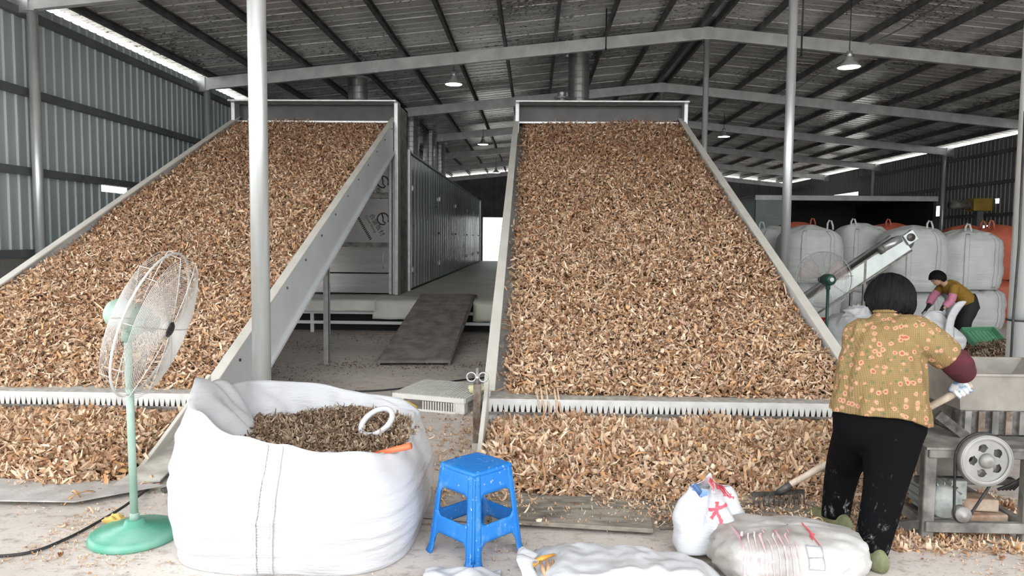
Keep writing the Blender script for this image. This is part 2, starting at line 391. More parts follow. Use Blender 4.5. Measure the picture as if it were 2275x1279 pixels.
MT['hood_dark'] = M('dark_stainless', (.03, .028, .028), (.055, .052, .05), 2, .25, .3)  # hood plate: stainless with a near-black base colour
def dryer(x0, x1, label, prints, side_detail):
    t = thing('drying_machine', ((x0 + x1) / 2, 13.2, .54), label, 'dryer')
    ya, yb, yc, zb, zs, zh = 13.28, 14.2, 33.0, .54, 3.3, 4.05
    # head tower
    tw = MB(); tw.box2((x0, ya + .14, zb), (x0 + .06, yb, zh)); tw.box2((x1 - .06, ya + .14, zb), (x1, yb, zh)); tw.box2((x0, yb - .06, zb), (x1, yb, zh)); tw.box2((x0, ya + .14, zh - .03), (x1, yb, zh))
    part(t, 'tower_casing', tw, 'steel_dust')
    for x in (x0 + .03, x1 - .03):
        b = MB(); b.box((x, ya, (zb + zh) / 2), (.07, .26, zh - zb)); part(t, 'corner_post', b, 'galv', [bevel(.008)])
    b = MB(); b.box(((x0 + x1) / 2, ya - .14, zh - .012), (x1 - x0, .30, .03)); part(t, 'hood_lip', b, 'galv', [bevel(.006)])
    b = MB(); b.box(((x0 + x1) / 2, ya + .10, zh - .18), (x1 - x0 - .12, .02, .32)); part(t, 'hood_back_plate', b, 'hood_dark')
    b = MB(); b.box(((x0 + x1) / 2, ya + .07, zh - .335), (x1 - x0 - .12, .06, .03)); part(t, 'hood_rail', b, 'galv')
    # front under the belt
    for z0, z1, mat in ((2.42, 3.25, 'film'), (1.50, 2.32, 'film'), (.94, 1.42, 'stainless'), (.56, .925, 'stainless')):
        b = MB(); b.box2((x0 + .08, ya + .06, z0), (x1 - .20, ya + .09, z1)); part(t, 'front_panel', b, mat, [bevel(.006)])
    for z in (2.37, 1.46):
        b = MB(); b.box2((x0 + .06, ya + .04, z - .045), (x1 - .14, ya + .10, z + .045)); part(t, 'front_rail', b, 'steel_dust')
    for x in (x1 - .17, x1 - .10):
        b = MB(); b.box2((x - .028, ya + .02, zb), (x + .028, ya + .1, 3.3)); part(t, 'front_stile', b, 'galv', [bevel(.006)])
    dl = MB(); dl.tube([(x1 - .30, ya + .03, 1.02), (x1 - .30, ya + .0, 1.04), (x1 - .30, ya + .0, 1.34), (x1 - .30, ya + .03, 1.36)], .009, 8); part(t, 'door_handle', dl, 'galv')
    # print on the protective film
    if prints:
        yp = ya + .057
        for q, (ox, oz, clip) in enumerate(((-3.12, 1.82, 0), (-3.12, 2.50, 1))):
            ux, uz = Vector((.50, 0, -.87)), Vector((.87, 0, .50)); nn = Vector((0, -1, 0))
            o3 = Vector((ox, yp, oz)); cc = o3 + ux * .05 + uz * .33
            ring = MB(); pts = [cc + (ux * math.cos(a) + uz * math.sin(a)) * .105 for a in [.5 + 5.6 * k / 30 for k in range(31)]]
            ring.tube(pts, .013, 6); ring.tube([cc + uz * .03 - ux * .09, cc + uz * .01 - ux * .01, cc + ux * .03 - uz * .02, cc + ux * .10 + uz * .0], .012, 6)
            part(t, 'printed_emblem', ring, 'blacksheet')
            print_on(t, '合盛板材', .115, o3 - ux * .14 + uz * .14, ux, uz, 'blacksheet')
            print_on(t, 'Good Sheng', .072, o3 - ux * .16 + uz * .06, ux, uz, 'blacksheet')
            if not clip:
                ln = MB()
                for k in range(15): ln.box(o3 - ux * (.22 - k * .034) - uz * .06, (.022, .002, .05), Matrix((ux, (0, 1, 0), uz)).transposed())
                part(t, 'printed_line', ln, 'blacksheet', kind='stuff')
    # long body
    b = MB(); b.box2((x0, yb, zb), (x1 - .02, yc, zs - .03)); part(t, 'body', b, 'steel_dust')
    b = MB(); b.box2((x0 - .03, yb, zs - .03), (x1 + .03, yc, zs)); part(t, 'roof_sheet', b, 'galv')
    if side_detail:
        cuts = [14.22, 14.62, 18.8, 22.7, 26.5, 29.2, 32.0, 33.0]
        for k in range(len(cuts) - 1):
            a, c = cuts[k], cuts[k + 1]; pm_ = MB(); n = max(1, round((c - a) / .42)); st = (c - a - .02) / n
            pr = []
            for i in range(n):
                y = a + .01 + i * st; pr += [(y, 0), (y + st - .022, 0), (y + st - .014, .012), (y + st - .006, .012)]
            pr.append((c - .01, 0))
            pm_.add([(x1 + x, y, z) for z in (zb + .02, zs - .05) for y, x in pr], [(i, i + 1, len(pr) + i + 1, len(pr) + i) for i in range(len(pr) - 1)])
            p_ = part(t, 'side_panel', pm_, 'galv_sheet')
            for z in (.95, 2.6):
                hg = MB(); hg.box((x1 + .015, a + .02, z), (.03, .05, .10)); hg.tube([(x1 + .035, a + .02, z - .06), (x1 + .035, a + .02, z + .06)], .012, 8); part(p_, 'hinge', hg, 'galv')
            if c - a > 1:
                hd = MB(); hd.box((x1 + .03, c - .18, 1.72), (.03, .10, .05)); hd.box((x1 + .05, c - .14, 1.72), (.02, .22, .03)); part(p_, 'latch', hd, 'black')
        b = MB(); b.box2((x1 - .01, yb, zb - .02), (x1 + .02, yc, zb + .03)); part(t, 'plinth_strip', b, 'black')
        for y in (14.24, 33.0):
            b = MB(); b.box2((x1 - .02, y - .05, zb), (x1 + .05, y + .05, zs + .02)); part(t, 'end_post', b, 'galv')
    return t
dryer(-5.55, -2.5, 'long galvanised hot-air dryer behind the left conveyor, film-covered front panels', True, True)
dryer(-.36, 2.72, 'long steel hot-air dryer behind the right conveyor, mostly hidden by its belt', False, False)
# exhaust ducts
def duct(x, y, r, z0, z1, label, flange=True):
    t = thing('exhaust_duct', (x, y, z0), label, 'duct', 'spiral exhaust ducts on the dryers')
    pr = []; z = z0
    while z < z1 - .02: pr += [(r, z), (r, z + .13), (r + .012, z + .14), (r + .012, z + .155)]; z += .165
    pr.append((r, z1)); b = MB(); b.lathe(pr, (x, y, 0), 28, smooth=False); part(t, 'pipe', b, 'stainless')
    b = MB(); b.lathe([(r, z1 - .10), (r + .09, z1 - .10), (r + .09, z1 - .06), (r, z1 - .06)], (x, y, 0), 28, cap=False); part(t, 'flange', b, 'galv')
    b = MB(); b.lathe([(r, z0 + .002), (r + .07, z0 + .002), (r + .07, z0 + .03), (r, z0 + .03)], (x, y, 0), 28, cap=False); part(t, 'base_collar', b, 'galv')
duct(1.07, 18.4, .26, 3.3, roof_z(1.07) - .02, 'tall shiny steel exhaust duct rising behind the right conveyor')
duct(.62, 17.6, .10, 3.3, 5.05, 'short thin steel pipe beside the tall duct above the right conveyor')
duct(-4.55, 18.6, .25, 3.3, roof_z(-4.55) - .02, 'steel exhaust duct rising behind the top of the left conveyor')
for y, s in ((24.2, 'first and nearest'), (28.6, 'second'), (31.4, 'farthest')):
    duct(-4.15, y, .27, 3.3, roof_z(-4.15) - .02, s + ' of three dark ducts above the long galvanised dryer side')

MT['board'] = M('pale_grey_side_board', (.60, .63, .64), (.70, .72, .73), 1.5, .45, .05)
MT['belt'] = M('grey_mesh_belt', (.30, .30, .29), (.44, .43, .41), 30, .55, .3, .2, 120)
MT['bar_dust'] = M('dust_caked_bar', (.36, .35, .32), (.58, .56, .52), 18, .75, .15, .4, 90)
MT['bar_white'] = M('pale_tooth_strip', (.60, .61, .59), (.72, .73, .71), 10, .45, .2)
YN, YF = 5.70, 13.55                     # near and far end of the main incline
def conveyor(x0, x1, label):
    t = thing('feed_conveyor', ((x0 + x1) / 2, YN, 0), label, 'conveyor')
    for s, x in ((-1, x0), (1, x1)):
        b = MB(); pr = [(YN - .02, zt(YN) - .02), (YF, zt(YF) - .01), (YF, zt(YF) - .56), (6.12, .012), (YN + .02, .012)]
        b.prism(pr, 0, x - .02, x + .02); sb = part(t, 'side_board', b, 'board', [bevel(.004, 1)])
        b = MB(); b.bar((x - s * .012, YN - .02, zt(YN)), (x - s * .012, YF, zt(YF)), .095, .022); part(sb, 'top_lip', b, 'cream', [bevel(.004, 1)])
        b = MB(); b.bar((x + s * .035, YN + .65, zt(YN + .65) - .565), (x + s * .035, YF, zt(YF) - .555), .05, .03); part(sb, 'bottom_flange', b, 'board')
        for y in np.arange(6.2, 13.4, .62):
            b = MB(); b.lathe([(.013, 0), (.013, .012)], (0, 0, 0), 8, Matrix.Rotation(s * math.pi / 2, 3, 'Y')); me = b
            for i, v in enumerate(me.v): me.v[i] = (v[0] + x + s * .02, v[1] + y, v[2] + zt(y) - .10)
            part(sb, 'bolt', me, 'steel_dark')
        # lower pick-up section down to the floor
        b = MB(); b.prism([(YN - .05, .49), (YN - .02, .0), (4.42, .0), (4.62, .07), (4.86, .16)], 0, x - .016, x + .016); part(t, 'lower_side_board', b, 'cream', [bevel(.004, 1)])
        for y in (8.95,):
            zz = zt(y) - .56; xx = x - s * .0
            b = MB(); b.box2((xx - .035, y - .035, 0), (xx + .035, y - .028, zz)); b.box2((xx + s * .028, y - .035, 0), (xx + s * .035, y + .035, zz)); b.box2((xx - .05, y - .05, 0), (xx + .05, y + .05, .01)); part(t, 'leg', b, 'galv')
    b = MB(); a = zt(YN) - .20; c = zt(YF) - .20
    b.prism([(YN - .1, a - .05), (YF, c), (YF, c - .04), (YN - .1, a - .09)], 0, x0 + .02, x1 - .02); part(t, 'belt', b, 'belt')
    b = MB(); b.prism([(4.42, .004), (YN - .05, .12), (YN - .05, .10), (4.42, -.0)], 0, x0 + .02, x1 - .02); part(t, 'lower_belt', b, 'belt')
    # levelling bar with two saw-tooth strips
    b = MB(); b.box2((x0 - .01, 5.63, .285), (x1 + .01, 5.91, .335)); part(t, 'levelling_bar', b, 'bar_dust', [bevel(.006)])
    for yy, zz0, zz1, off in ((5.618, .335, .232, 0.0), (5.655, .222, .135, .5)):
        n = int((x1 - x0) / .0435); st = (x1 - x0) / n; b = MB()
        for k in range(n):
            xa = x0 + (k + off * 0) * st
            b.prism([(xa, zz0), (xa + st, zz0), (xa + st, zz0 - .038), (xa + st * .76, zz1), (xa + st * .24, zz1), (xa, zz0 - .038)], 1, yy - .003, yy + .003)
        # prism wants (x, z) with y pushed
        part(t, 'toothed_strip', b, 'bar_white', kind='stuff')
    b = MB(); b.box2((x0, 5.612, .216), (x1, 5.66, .232)); part(t, 'strip_rail', b, 'steel_dust')
    # tension bolt at the aisle corner
    xb = x0 - .06
    b = MB(); b.box2((xb - .028, 5.36, .04), (xb + .028, 5.42, .50)); tb = part(t, 'tension_post', b, 'rust')
    b = MB(); b.tube([(xb, 5.39, .48), (xb, 5.39, .62)], .012, 8); part(tb, 'threaded_rod', b, 'steel_dust')
    b = MB()
    for q in (-1, 1): b.tube([(xb + q * .045 + .035 * math.cos(a), 5.39, .55 + .035 * math.sin(a)) for a in [2 * math.pi * k / 14 for k in range(14)]], .007, 6, closed=True)
    b.lathe([(.018, .53), (.018, .56)], (xb, 5.39, 0), 10); part(tb, 'wing_nut', b, 'galv')
    b = MB(); b.box2((xb - .02, 5.41, .26), (x0 + .0, 5.64, .32)); part(tb, 'bracket', b, 'steel_dark')
    b = MB(); b.box2((xb - .035, 5.34, 0), (xb + .035, 5.44, .05)); part(tb, 'foot', b, 'cream_dusty')
    return t
CLX, CRX = (-5.53, -2.6), (-.36, 2.65)
conveyor(*CLX, 'wide inclined feed conveyor on the left, pale side boards, behind the green fan')
conveyor(*CRX, 'wide inclined feed conveyor in the middle, cream side boards, beside the floral-shirted person')
# fold-out floor plate by the left pick-up section
b = MB(); b.add([(-2.56, 5.24, .17), (-2.44, 5.2, .11), (-2.38, 4.45, .03), (-2.62, 4.30, .03), (-2.60, 4.8, .09)], [(0, 1, 2, 3, 4)])
single('apron_plate', b, 'cream_dusty', 'bent cream sheet-metal apron plate beside the lower end of the left conveyor', 'plate', mods=[solid(.012)])
# raised platform between and under the dryers
pf = thing('walkway_platform', (-2.6, 11.95, 0), 'low steel walkway platform in front of the dryers, under the left conveyor', 'platform')
MT['deck'] = M('pale_deck_sheet', (.46, .46, .38), (.58, .57, .48), 1.2, .5, .1)
MT['cloth_w'] = M('white_plastic_sheet', (.62, .61, .57), (.76, .75, .71), 3, .4, 0, .15, 6)
b = MB(); b.box2((-5.9, 11.97, .49), (2.9, 34, .535)); part(pf, 'deck', b, 'deck')
for z in (.34, .17):
    b = MB(); b.box2((-5.9, 11.93, z - .025), (2.9, 11.99, z + .025)); part(pf, 'front_rail', b, 'white_paint')
for x in (-5.8, -4.75, -3.72, -2.1, -.7, .5, 2.0):
    b = MB(); b.box2((x - .03, 11.94, 0.0), (x + .03, 12.0, .49)); part(pf, 'post', b, 'galv')
b = MB(); b.box2((-5.9, 12.25, 0.0), (2.9, 12.3, .49)); part(pf, 'shadow_panel', b, 'dark')  # near-black sheet added as the shade under the deck
def drape(x0, x1, z0, z1, seed, sag):
    b = MB(); y0 = 11.9
    def fn(u, v):
        x = x0 + (x1 - x0) * u
        if v < .5: q = v / .5; p = (x, y0 + .9 * (1 - q), z1 + .004 + .006 * nz((x * 3, q * 3, seed)))
        else: q = (v - .5) / .5; p = (x, y0 - .02 - .05 * q * sag * (1 + .5 * math.sin(x * 7 + seed)), z1 - (z1 - z0) * q + .02 * nz((x * 4, q, seed)))
        return p
    return b.grid(fn, 26, 14)
part(pf, 'plastic_sheet', drape(-4.9, -2.62, .37, .555, 1.3, .9), 'cloth_w', [solid(.004)])
part(pf, 'cream_sheet', drape(-2.68, -1.60, .24, .552, 4.2, .4), 'cream', [solid(.006)])
part(pf, 'cream_sheet', drape(-1.0, .6, .22, .555, 7.1, .5), 'deck', [solid(.006)])
# loading ramp
rp = thing('loading_ramp', (-1.5, 8.9, 0), 'dusty grey loading ramp plate leading up to the walkway in the aisle', 'ramp')
MT['ramp'] = M('mud_caked_plate', (.15, .13, .12), (.29, .26, .25), 5, .85, 0, .5, 40)
A_, B_, C_, D_ = Vector((-1.93, 8.86, .03)), Vector((-1.05, 8.93, .03)), at(1052, 657, z=.615), at(935, 657, z=.615)
b = MB(); up = Vector((0, 0, .035)); b.add([A_, B_, C_, D_, A_ + up, B_ + up, C_ + up, D_ + up], [(0, 3, 2, 1), (4, 5, 6, 7), (0, 1, 5, 4), (1, 2, 6, 5), (2, 3, 7, 6), (3, 0, 4, 7)])
part(rp, 'plate', b, 'ramp', [bevel(.006)])
for p, q in ((A_, D_), (B_, C_)):
    b = MB(); b.bar(p + Vector((0, 0, -.0)), q - Vector((0, 0, .03)), .035, .06); part(rp, 'side_rail', b, 'steel_dust')
b = MB(); b.tube([D_ + Vector((-.02, .03, -.01)), C_ + Vector((.06, .03, -.01))], .03, 10); part(rp, 'hook_bar', b, 'rust')
# ================================================================ the dried chips
def chip_mat():
    m, n, l, b = nt('dried_peel_chip'); at_ = n.new('ShaderNodeAttribute'); at_.attribute_name = 'Col'
    l.new(at_.outputs['Color'], b.inputs['Base Color']); b.inputs['Roughness'].default_value = .75; b.inputs['Specular IOR Level'].default_value = .25; return m
MT['chip'] = chip_mat()
PAL = np.array([[.70, .495, .325], [.82, .66, .485], [.58, .37, .22], [.66, .47, .32], [.45, .26, .15], [.28, .14, .075], [.66, .38, .18], [.79, .615, .45], [.52, .33, .23]])
PALW = np.array([.20, .17, .13, .16, .10, .06, .06, .08, .04]); PALW = PALW / PALW.sum()
PAL_D = np.array([[.30, .21, .14], [.40, .31, .22], [.22, .14, .09], [.16, .10, .07], [.46, .38, .28]]); PALW_D = np.array([.3, .25, .2, .15, .1])
def rot3(ax, a):
    c, s = np.cos(a), np.sin(a); o, z = np.ones_like(a), np.zeros_like(a)
    r = {'x': [[o, z, z], [z, c, -s], [z, s, c]], 'y': [[c, z, s], [z, o, z], [-s, z, c]], 'z': [[c, -s, z], [s, c, z], [z, z, o]]}[ax]
    return np.stack([np.stack(q, -1) for q in r], -2)
def chip_arrays(pos, slope, lo, tilt=.38, size=1.0, ns=5, nc=3, rng=RNG, curl=(0.5, 5.2)):
    N = len(pos); L = rng.gamma(6, .0145, N).clip(.035, .19) * size; W = rng.uniform(.0045, .0105, N) * size
    fat = rng.random(N) < .25; W[fat] *= 1.7; L[fat] *= .7
    K = rng.uniform(*curl, N) * np.where(rng.random(N) < .3, -1, 1); tw = rng.normal(0, .7, N); cup = rng.uniform(-.2, .75, N) * W
    s = np.linspace(-1, 1, ns); c = np.linspace(-1, 1, nc)
    th = s[None] * K[:, None] / 2
    x = L[:, None] * np.sin(th) / K[:, None]; z = L[:, None] * (1 - np.cos(th)) / K[:, None]
    wd = W[:, None] * (1 - .42 * np.abs(s[None]) ** 3) * (1 + rng.normal(0, .12, (N, ns)))
    a = tw[:, None] * s[None]
    v = np.zeros((N, ns, nc, 3))
    v[..., 0] = x[:, :, None]; 
    cy = wd[:, :, None] * c[None, None]; cz = cup[:, None, None] * (c ** 2)[None, None]
    v[..., 1] = cy * np.cos(a)[..., None] - cz * np.sin(a)[..., None]
    v[..., 2] = z[:, :, None] + cy * np.sin(a)[..., None] + cz * np.cos(a)[..., None]
    v = v.reshape(N, ns * nc, 3)
    R = rot3('z', rng.uniform(0, 2 * np.pi, N)) @ rot3('x', rng.normal(0, tilt, N)) @ rot3('y', rng.normal(0, tilt, N))
    if np.isscalar(slope): slope = np.full(N, slope)
    R = rot3('x', slope) @ R
    v = np.einsum('nij,nkj->nki', R, v) + pos[:, None, :]
    f = np.array([[i * nc + j, (i + 1) * nc + j, (i + 1) * nc + j + 1, i * nc + j + 1] for i in range(ns - 1) for j in range(nc - 1)])
    return v, f
PAL_B = np.array([[.50, .29, .17], [.40, .215, .125], [.58, .37, .23], [.30, .15, .085], [.46, .27, .18]])      # redder, browner chips, more of them higher up the belts
def chip_mesh(name, groups, pal=PAL, palw=PALW, rng=RNG, base=None, off=(0, 0, 0), browner=None):
    """groups: list of (verts N,K,3 ; faces F,4); base: optional (verts, quads, colour)"""
    V, Fq, Cc = [], [], []; o = 0
    if base is not None:
        V.append(base[0]); Fq.append(base[1]); Cc.append(np.tile(np.array([*base[2], 1.]), (len(base[0]), 1))); o = len(base[0])
    for v, f in groups:
        N, K = v.shape[:2]; V.append(v.reshape(-1, 3)); Fq.append((f[None] + (np.arange(N) * K)[:, None, None]).reshape(-1, 4) + o); o += N * K
        c = pal[rng.choice(len(pal), N, p=palw)]
        if browner is not None: k_ = rng.random(N) < browner(v[:, 0, 0], v[:, 0, 1]); c[k_] = PAL_B[rng.integers(0, len(PAL_B), k_.sum())]
        c = c * rng.uniform(.8, 1.15, (N, 1)); c = np.concatenate([c, np.ones((N, 1))], 1)
        Cc.append(np.repeat(c, K, 0))
    V = np.concatenate(V) - np.array(off); Fq = np.concatenate(Fq).astype(np.int32); Cc = np.concatenate(Cc)
    me = bpy.data.meshes.new(name); me.vertices.add(len(V)); me.vertices.foreach_set('co', V.ravel().astype(np.float32))
    me.loops.add(Fq.size); me.loops.foreach_set('vertex_index', Fq.ravel()); me.polygons.add(len(Fq))
    me.polygons.foreach_set('loop_start', np.arange(0, Fq.size, 4, dtype=np.int32))
    me.update(calc_edges=True); me.polygons.foreach_set('use_smooth', np.ones(len(Fq), bool))
    ca = me.color_attributes.new('Col', 'FLOAT_COLOR', 'POINT'); ca.data.foreach_set('color', np.clip(Cc, 0, 1).ravel().astype(np.float32))
    me.materials.append(MT['chip']); return me
def vnoise(x, y, s, seed):
    return np.array([mnoise.noise(Vector((a * s + seed, b * s - seed, seed * .37))) for a, b in zip(x, y)])
def grid_base(fn, x0, x1, y0, y1, nx, ny, col):
    xs, ys = np.meshgrid(np.linspace(x0, x1, nx), np.linspace(y0, y1, ny)); V = fn(xs.ravel(), ys.ravel())
    q = np.array([[j * nx + i, j * nx + i + 1, (j + 1) * nx + i + 1, (j + 1) * nx + i] for j in range(ny - 1) for i in range(nx - 1)])
    return V, q, col
def stuff_obj(name, me, label, cat):
    o = bpy.data.objects.new(name, me); COL.objects.link(o); return tag(o, label, cat, kind='stuff')
SA = math.atan(SL)
def belt_chips(cx, label, seed, ledge):
    x0, x1 = cx[0] + .03 + ledge, cx[1] - .03
    rng = np.random.default_rng(seed); ax, ay = rng.uniform(-9, 9, 2)
    def wav(x, y): return .022 * np.sin(1.9 * x + ax + .7 * np.sin(1.3 * y)) + .02 * np.sin(2.6 * y + ay + .8 * np.sin(1.7 * x)) + .012 * np.sin(5.1 * x + 3.3 * y + ax)
    def edge(x): return -.07 * np.clip(1 - (x - x0) / .12, 0, 1) ** 2 * (1 if ledge else .3)
    def surf(x, y, h=0): return np.stack([x, y - SL * h * .9, zt(y) - .125 + wav(x, y) + edge(x) + h], -1)
    def sc(ya, yb, dens, size, ns, nc, tilt):
        N = int(dens * (x1 - x0) * (yb - ya) * 1.09); x = rng.uniform(x0, x1, N); y = rng.uniform(ya, yb, N); h = rng.uniform(-.016, .058, N)
        if ledge: x += rng.normal(0, .03, N) * (x < x0 + .15); x = np.clip(x, cx[0] + .05, x1)
        return chip_arrays(surf(x, y, h), SA, 0, tilt, size, ns, nc, rng)
    g = [sc(5.78, 7.4, 2900, 1.0, 5, 3, .65), sc(7.4, 9.6, 2300, 1.02, 4, 3, .65), sc(9.6, 13.55, 1900, 1.05, 4, 2, .7)]
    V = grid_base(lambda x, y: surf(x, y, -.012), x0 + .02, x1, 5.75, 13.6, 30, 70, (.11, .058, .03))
    return stuff_obj('dried_chips', chip_mesh('dried_chips', g, rng=rng, base=V, browner=lambda x, y: np.clip((y - 6.6) / 6.0, 0, 1) * .62 + .10 * np.sin(1.7 * x + ax) * np.sin(1.3 * y + ay)), label, 'dried chips')
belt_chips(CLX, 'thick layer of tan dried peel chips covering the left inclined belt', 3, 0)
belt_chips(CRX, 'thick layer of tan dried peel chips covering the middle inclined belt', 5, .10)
# heaps under the levelling bars
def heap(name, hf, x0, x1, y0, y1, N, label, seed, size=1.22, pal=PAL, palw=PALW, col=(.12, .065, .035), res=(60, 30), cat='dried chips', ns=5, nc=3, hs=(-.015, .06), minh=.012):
    rng = np.random.default_rng(seed); x = rng.uniform(x0, x1, N); y = rng.uniform(y0, y1, N); h = hf(x, y); k = h > minh
    k |= (rng.random(N) < .12) & (h > -.03)
    x, y, h = x[k], y[k], np.maximum(h[k], 0.004); p = np.stack([x, y, h + rng.uniform(*hs, len(x)) * np.clip(h / .05, .15, 1) + .006], -1)
    g = [chip_arrays(p, .12, 0, .65, size, ns, nc, rng)]
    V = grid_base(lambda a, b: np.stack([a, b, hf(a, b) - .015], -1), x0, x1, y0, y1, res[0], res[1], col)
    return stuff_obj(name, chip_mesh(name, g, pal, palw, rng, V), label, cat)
def lower_fn(cx, seed, xr):
    def hf(x, y):
        e = 4.40 + .05 * np.sin(3.1 * x + seed) + .04 * np.sin(7.3 * x + 2 * seed)
        t = np.clip((y - e) / (5.75 - e), -.2, 1.1)
        h = np.where(t < 0, t * .5, .12 * np.clip(t, 0, 1.1) ** .6 + .075 * np.sin(np.pi * np.clip(t, 0, 1) ** .9))
        h = h + (.014 * np.sin(6 * x + 4 * y + seed) + .012 * np.sin(11 * x - 7 * y)) * (t > .05)
        side = np.clip(np.minimum(x - cx[0] - .03, xr - x) / .12, 0, 1)
        return np.where(t < 0, h, h * (.5 + .5 * side))
    return hf
HF_L = lower_fn(CLX, 1.0, CLX[1] - .02); HF_R = lower_fn(CRX, 2.3, CRX[1] - .1)
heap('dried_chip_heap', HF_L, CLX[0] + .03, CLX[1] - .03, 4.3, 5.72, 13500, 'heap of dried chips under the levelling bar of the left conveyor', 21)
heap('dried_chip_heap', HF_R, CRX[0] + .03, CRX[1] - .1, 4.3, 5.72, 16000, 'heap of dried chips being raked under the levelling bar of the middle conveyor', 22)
# ================================================================ foreground things
def bag_mat(name, c1, c2, rough=.42, weave=True, trans=0.0):
    m, n, l, b = nt(name); tc = n.new('ShaderNodeTexCoord'); v = tc.outputs['Object']
    a = tex_noise(n, l, 3, 4, .5, v); l.new(ramp(n, l, a, [(.3, c1), (.7, c2)]), b.inputs['Base Color']); b.inputs['Roughness'].default_value = rough
    h = tex_noise(n, l, 8, 4, .6, v, (.35, .35, 1.8)); bump(n, l, b, h, .5, .04)
    return m
MT['bag_white'] = bag_mat('white_woven_bag', (.50, .515, .54), (.58, .59, .61))
MT['bag_grey'] = bag_mat('off_white_woven_bag', (.50, .525, .51), (.62, .64, .625))
MT['bag_orange'] = bag_mat('orange_woven_bag', (.46, .10, .055), (.58, .15, .08), .55)
MT['bag_dirty'] = M('soiled_white_sack', (.26, .235, .205), (.52, .51, .50), 3.2, .55, 0, .5, 9, lo=.34, hi=.56)
def sup(th, a, b, e=3.0):
    c, s = math.cos(th), math.sin(th)
    r = (abs(s / a) ** e + abs(c / b) ** e) ** (-1 / e); return s * r, -c * r       # theta 0 = front (-y)
def lerp_tab(tab, t):
    for (a, va), (b, vb) in zip(tab, tab[1:]):
        if a <= t <= b: q = (t - a) / (b - a); q = q * q * (3 - 2 * q); return va + (vb - va) * q
    return tab[-1][1]
# ---- big open bag
BX, BY = -1.205, 3.88
RIM = [(0, .62), (30, .58), (60, .52), (90, .53), (125, .56), (160, .62), (200, .68), (240, .73), (270, .80), (295, .87), (320, .76), (340, .65), (360, .62)]
def bag_pt(th, v, inset=0.0):
    d = math.degrees(th) % 360; zr = lerp_tab(RIM, d)
    bul = 1 + .085 * math.sin(math.pi * min(1, v * 1.08)) + .02 * (1 - v) ** 2 - .06 * v ** 4
    x, y = sup(th, .58, .60, 3.8); z = zr * v
    w = .02 * nz((x * 2, y * 2, z * 7), 1.0, 3.1) + .016 * nz((x * 3, y * 3, z * 17), 1.0, 8.2) + .008 * nz((x * 6, y * 6, z * 34), 1.0, 1.2)
    up = max(0, v - .72) / .28; w += up * (.03 * nz((th * 3, z * 4, 1), 1.0, 5.0) + .012 * math.sin(th * 17 + 4 * z))
    k = bul + w - inset; return Vector((BX + x * k, BY + y * k, z + .012 * up * nz((th * 4, 0, 2), 1, 9)))
bag = thing('bulk_bag', (BX, BY, 0), 'big open white woven bulk bag full of brown chips, left of the blue stool', 'bag')
b = MB(); b.grid(lambda u, v: bag_pt(u * 2 * math.pi, v), 180, 64, closeu=True)
part(bag, 'bag_wall', b, 'bag_white', [solid(.004)])
def inner(u, v):
    th = u * 2 * math.pi; d = math.degrees(th); top = bag_pt(th, 1.0)
    dep = lerp_tab([(0, .10), (40, .12), (70, .30), (100, .36), (120, .15), (160, .16), (190, .12), (235, .20), (270, .52), (310, .60), (335, .30), (360, .10)], d)
    c = Vector((BX, BY, 0)); q = top.lerp(Vector((c.x, c.y, top.z)), dep * v); drop = (top.z - .46) * (v ** 1.2)
    return Vector((q.x, q.y, top.z - drop + .03 * nz((th * 3, v * 4, 0), 1, 2.2) * math.sin(math.pi * v) + .02 * math.sin(th * 14 + v * 5) * math.sin(math.pi * v)))
b = MB(); b.grid(inner, 150, 14, closeu=True); part(bag, 'folded_rim', b, 'bag_white', [solid(.003)])
def strip(u, v):
    th = math.radians(-4.5 + 3.4 * (u - .5) * 2 + 4 * v); p = bag_pt(th % (2 * math.pi), .02 + .97 * v); n_ = Vector((p.x - BX, p.y - BY, 0)).normalized()
    return p + n_ * (.006 + .002 * math.sin(v * 260))
b = MB(); b.grid(strip, 7, 150); st_ = part(bag, 'sewn_strap', b, 'bag_white', [solid(.003)])
for e in (-1, 1):
    b = MB(); b.tube([strip(.5 + .5 * e, k / 60) + Vector((0, -.006, 0)) for k in range(61)], .0055, 6); part(st_, 'seam_cord', b, 'bag_white')
b = MB(); lc = Vector((-.845, 3.83, .60)); b.tube([lc + Vector((.085 * math.cos(a), .05 * math.sin(a), .055 * math.sin(a) + .03 * math.cos(a))) for a in [2 * math.pi * k / 28 for k in range(28)]], .016, 8, closed=True)
part(bag, 'lifting_loop', b, 'bag_white')
def hf_bag(x, y):
    r = np.sqrt(((x - BX) / .58) ** 2 + ((y - BY) / .58) ** 2); return np.where(r < 1.02, .50 + .05 * np.cos(np.clip(r, 0, 1) * 1.5) + .02 * np.sin(7 * x + 5 * y), -1)
rng = np.random.default_rng(31); xx, yy = rng.uniform(BX - .55, BX + .55, 6500), rng.uniform(BY - .55, BY + .55, 6500); hh = hf_bag(xx, yy); k_ = hh > 0
pp = np.stack([xx[k_], yy[k_], hh[k_] + rng.uniform(-.01, .02, k_.sum())], -1)
me = chip_mesh('bagged_chips', [chip_arrays(pp, 0., 0, .5, .62, 4, 3, rng)], PAL_D, PALW_D, rng, grid_base(lambda a, b_: np.stack([a, b_, np.maximum(hf_bag(a, b_), .3) - .01], -1), BX - .52, BX + .52, BY - .52, BY + .52, 24, 24, (.12, .08, .05)))
stuff_obj('bagged_chips', me, 'dark brown chips filling the big open white bag', 'dried chips')
MT['orange'] = M('orange_red_plastic', (.68, .13, .05), (.75, .17, .07), 6, .35)
hd = thing('tool_handle', (-.70, 3.52, .55), 'orange-red rod-like tool handle sticking out over the big bag rim', 'tool')
p0, p1 = at(822, 1011, y=3.55), at(912, 990, y=3.46)
b = MB(); b.tube([p0, p0.lerp(p1, .5), p1], [.0115, .014, .0165], 16); part(hd, 'grip', b, 'orange')
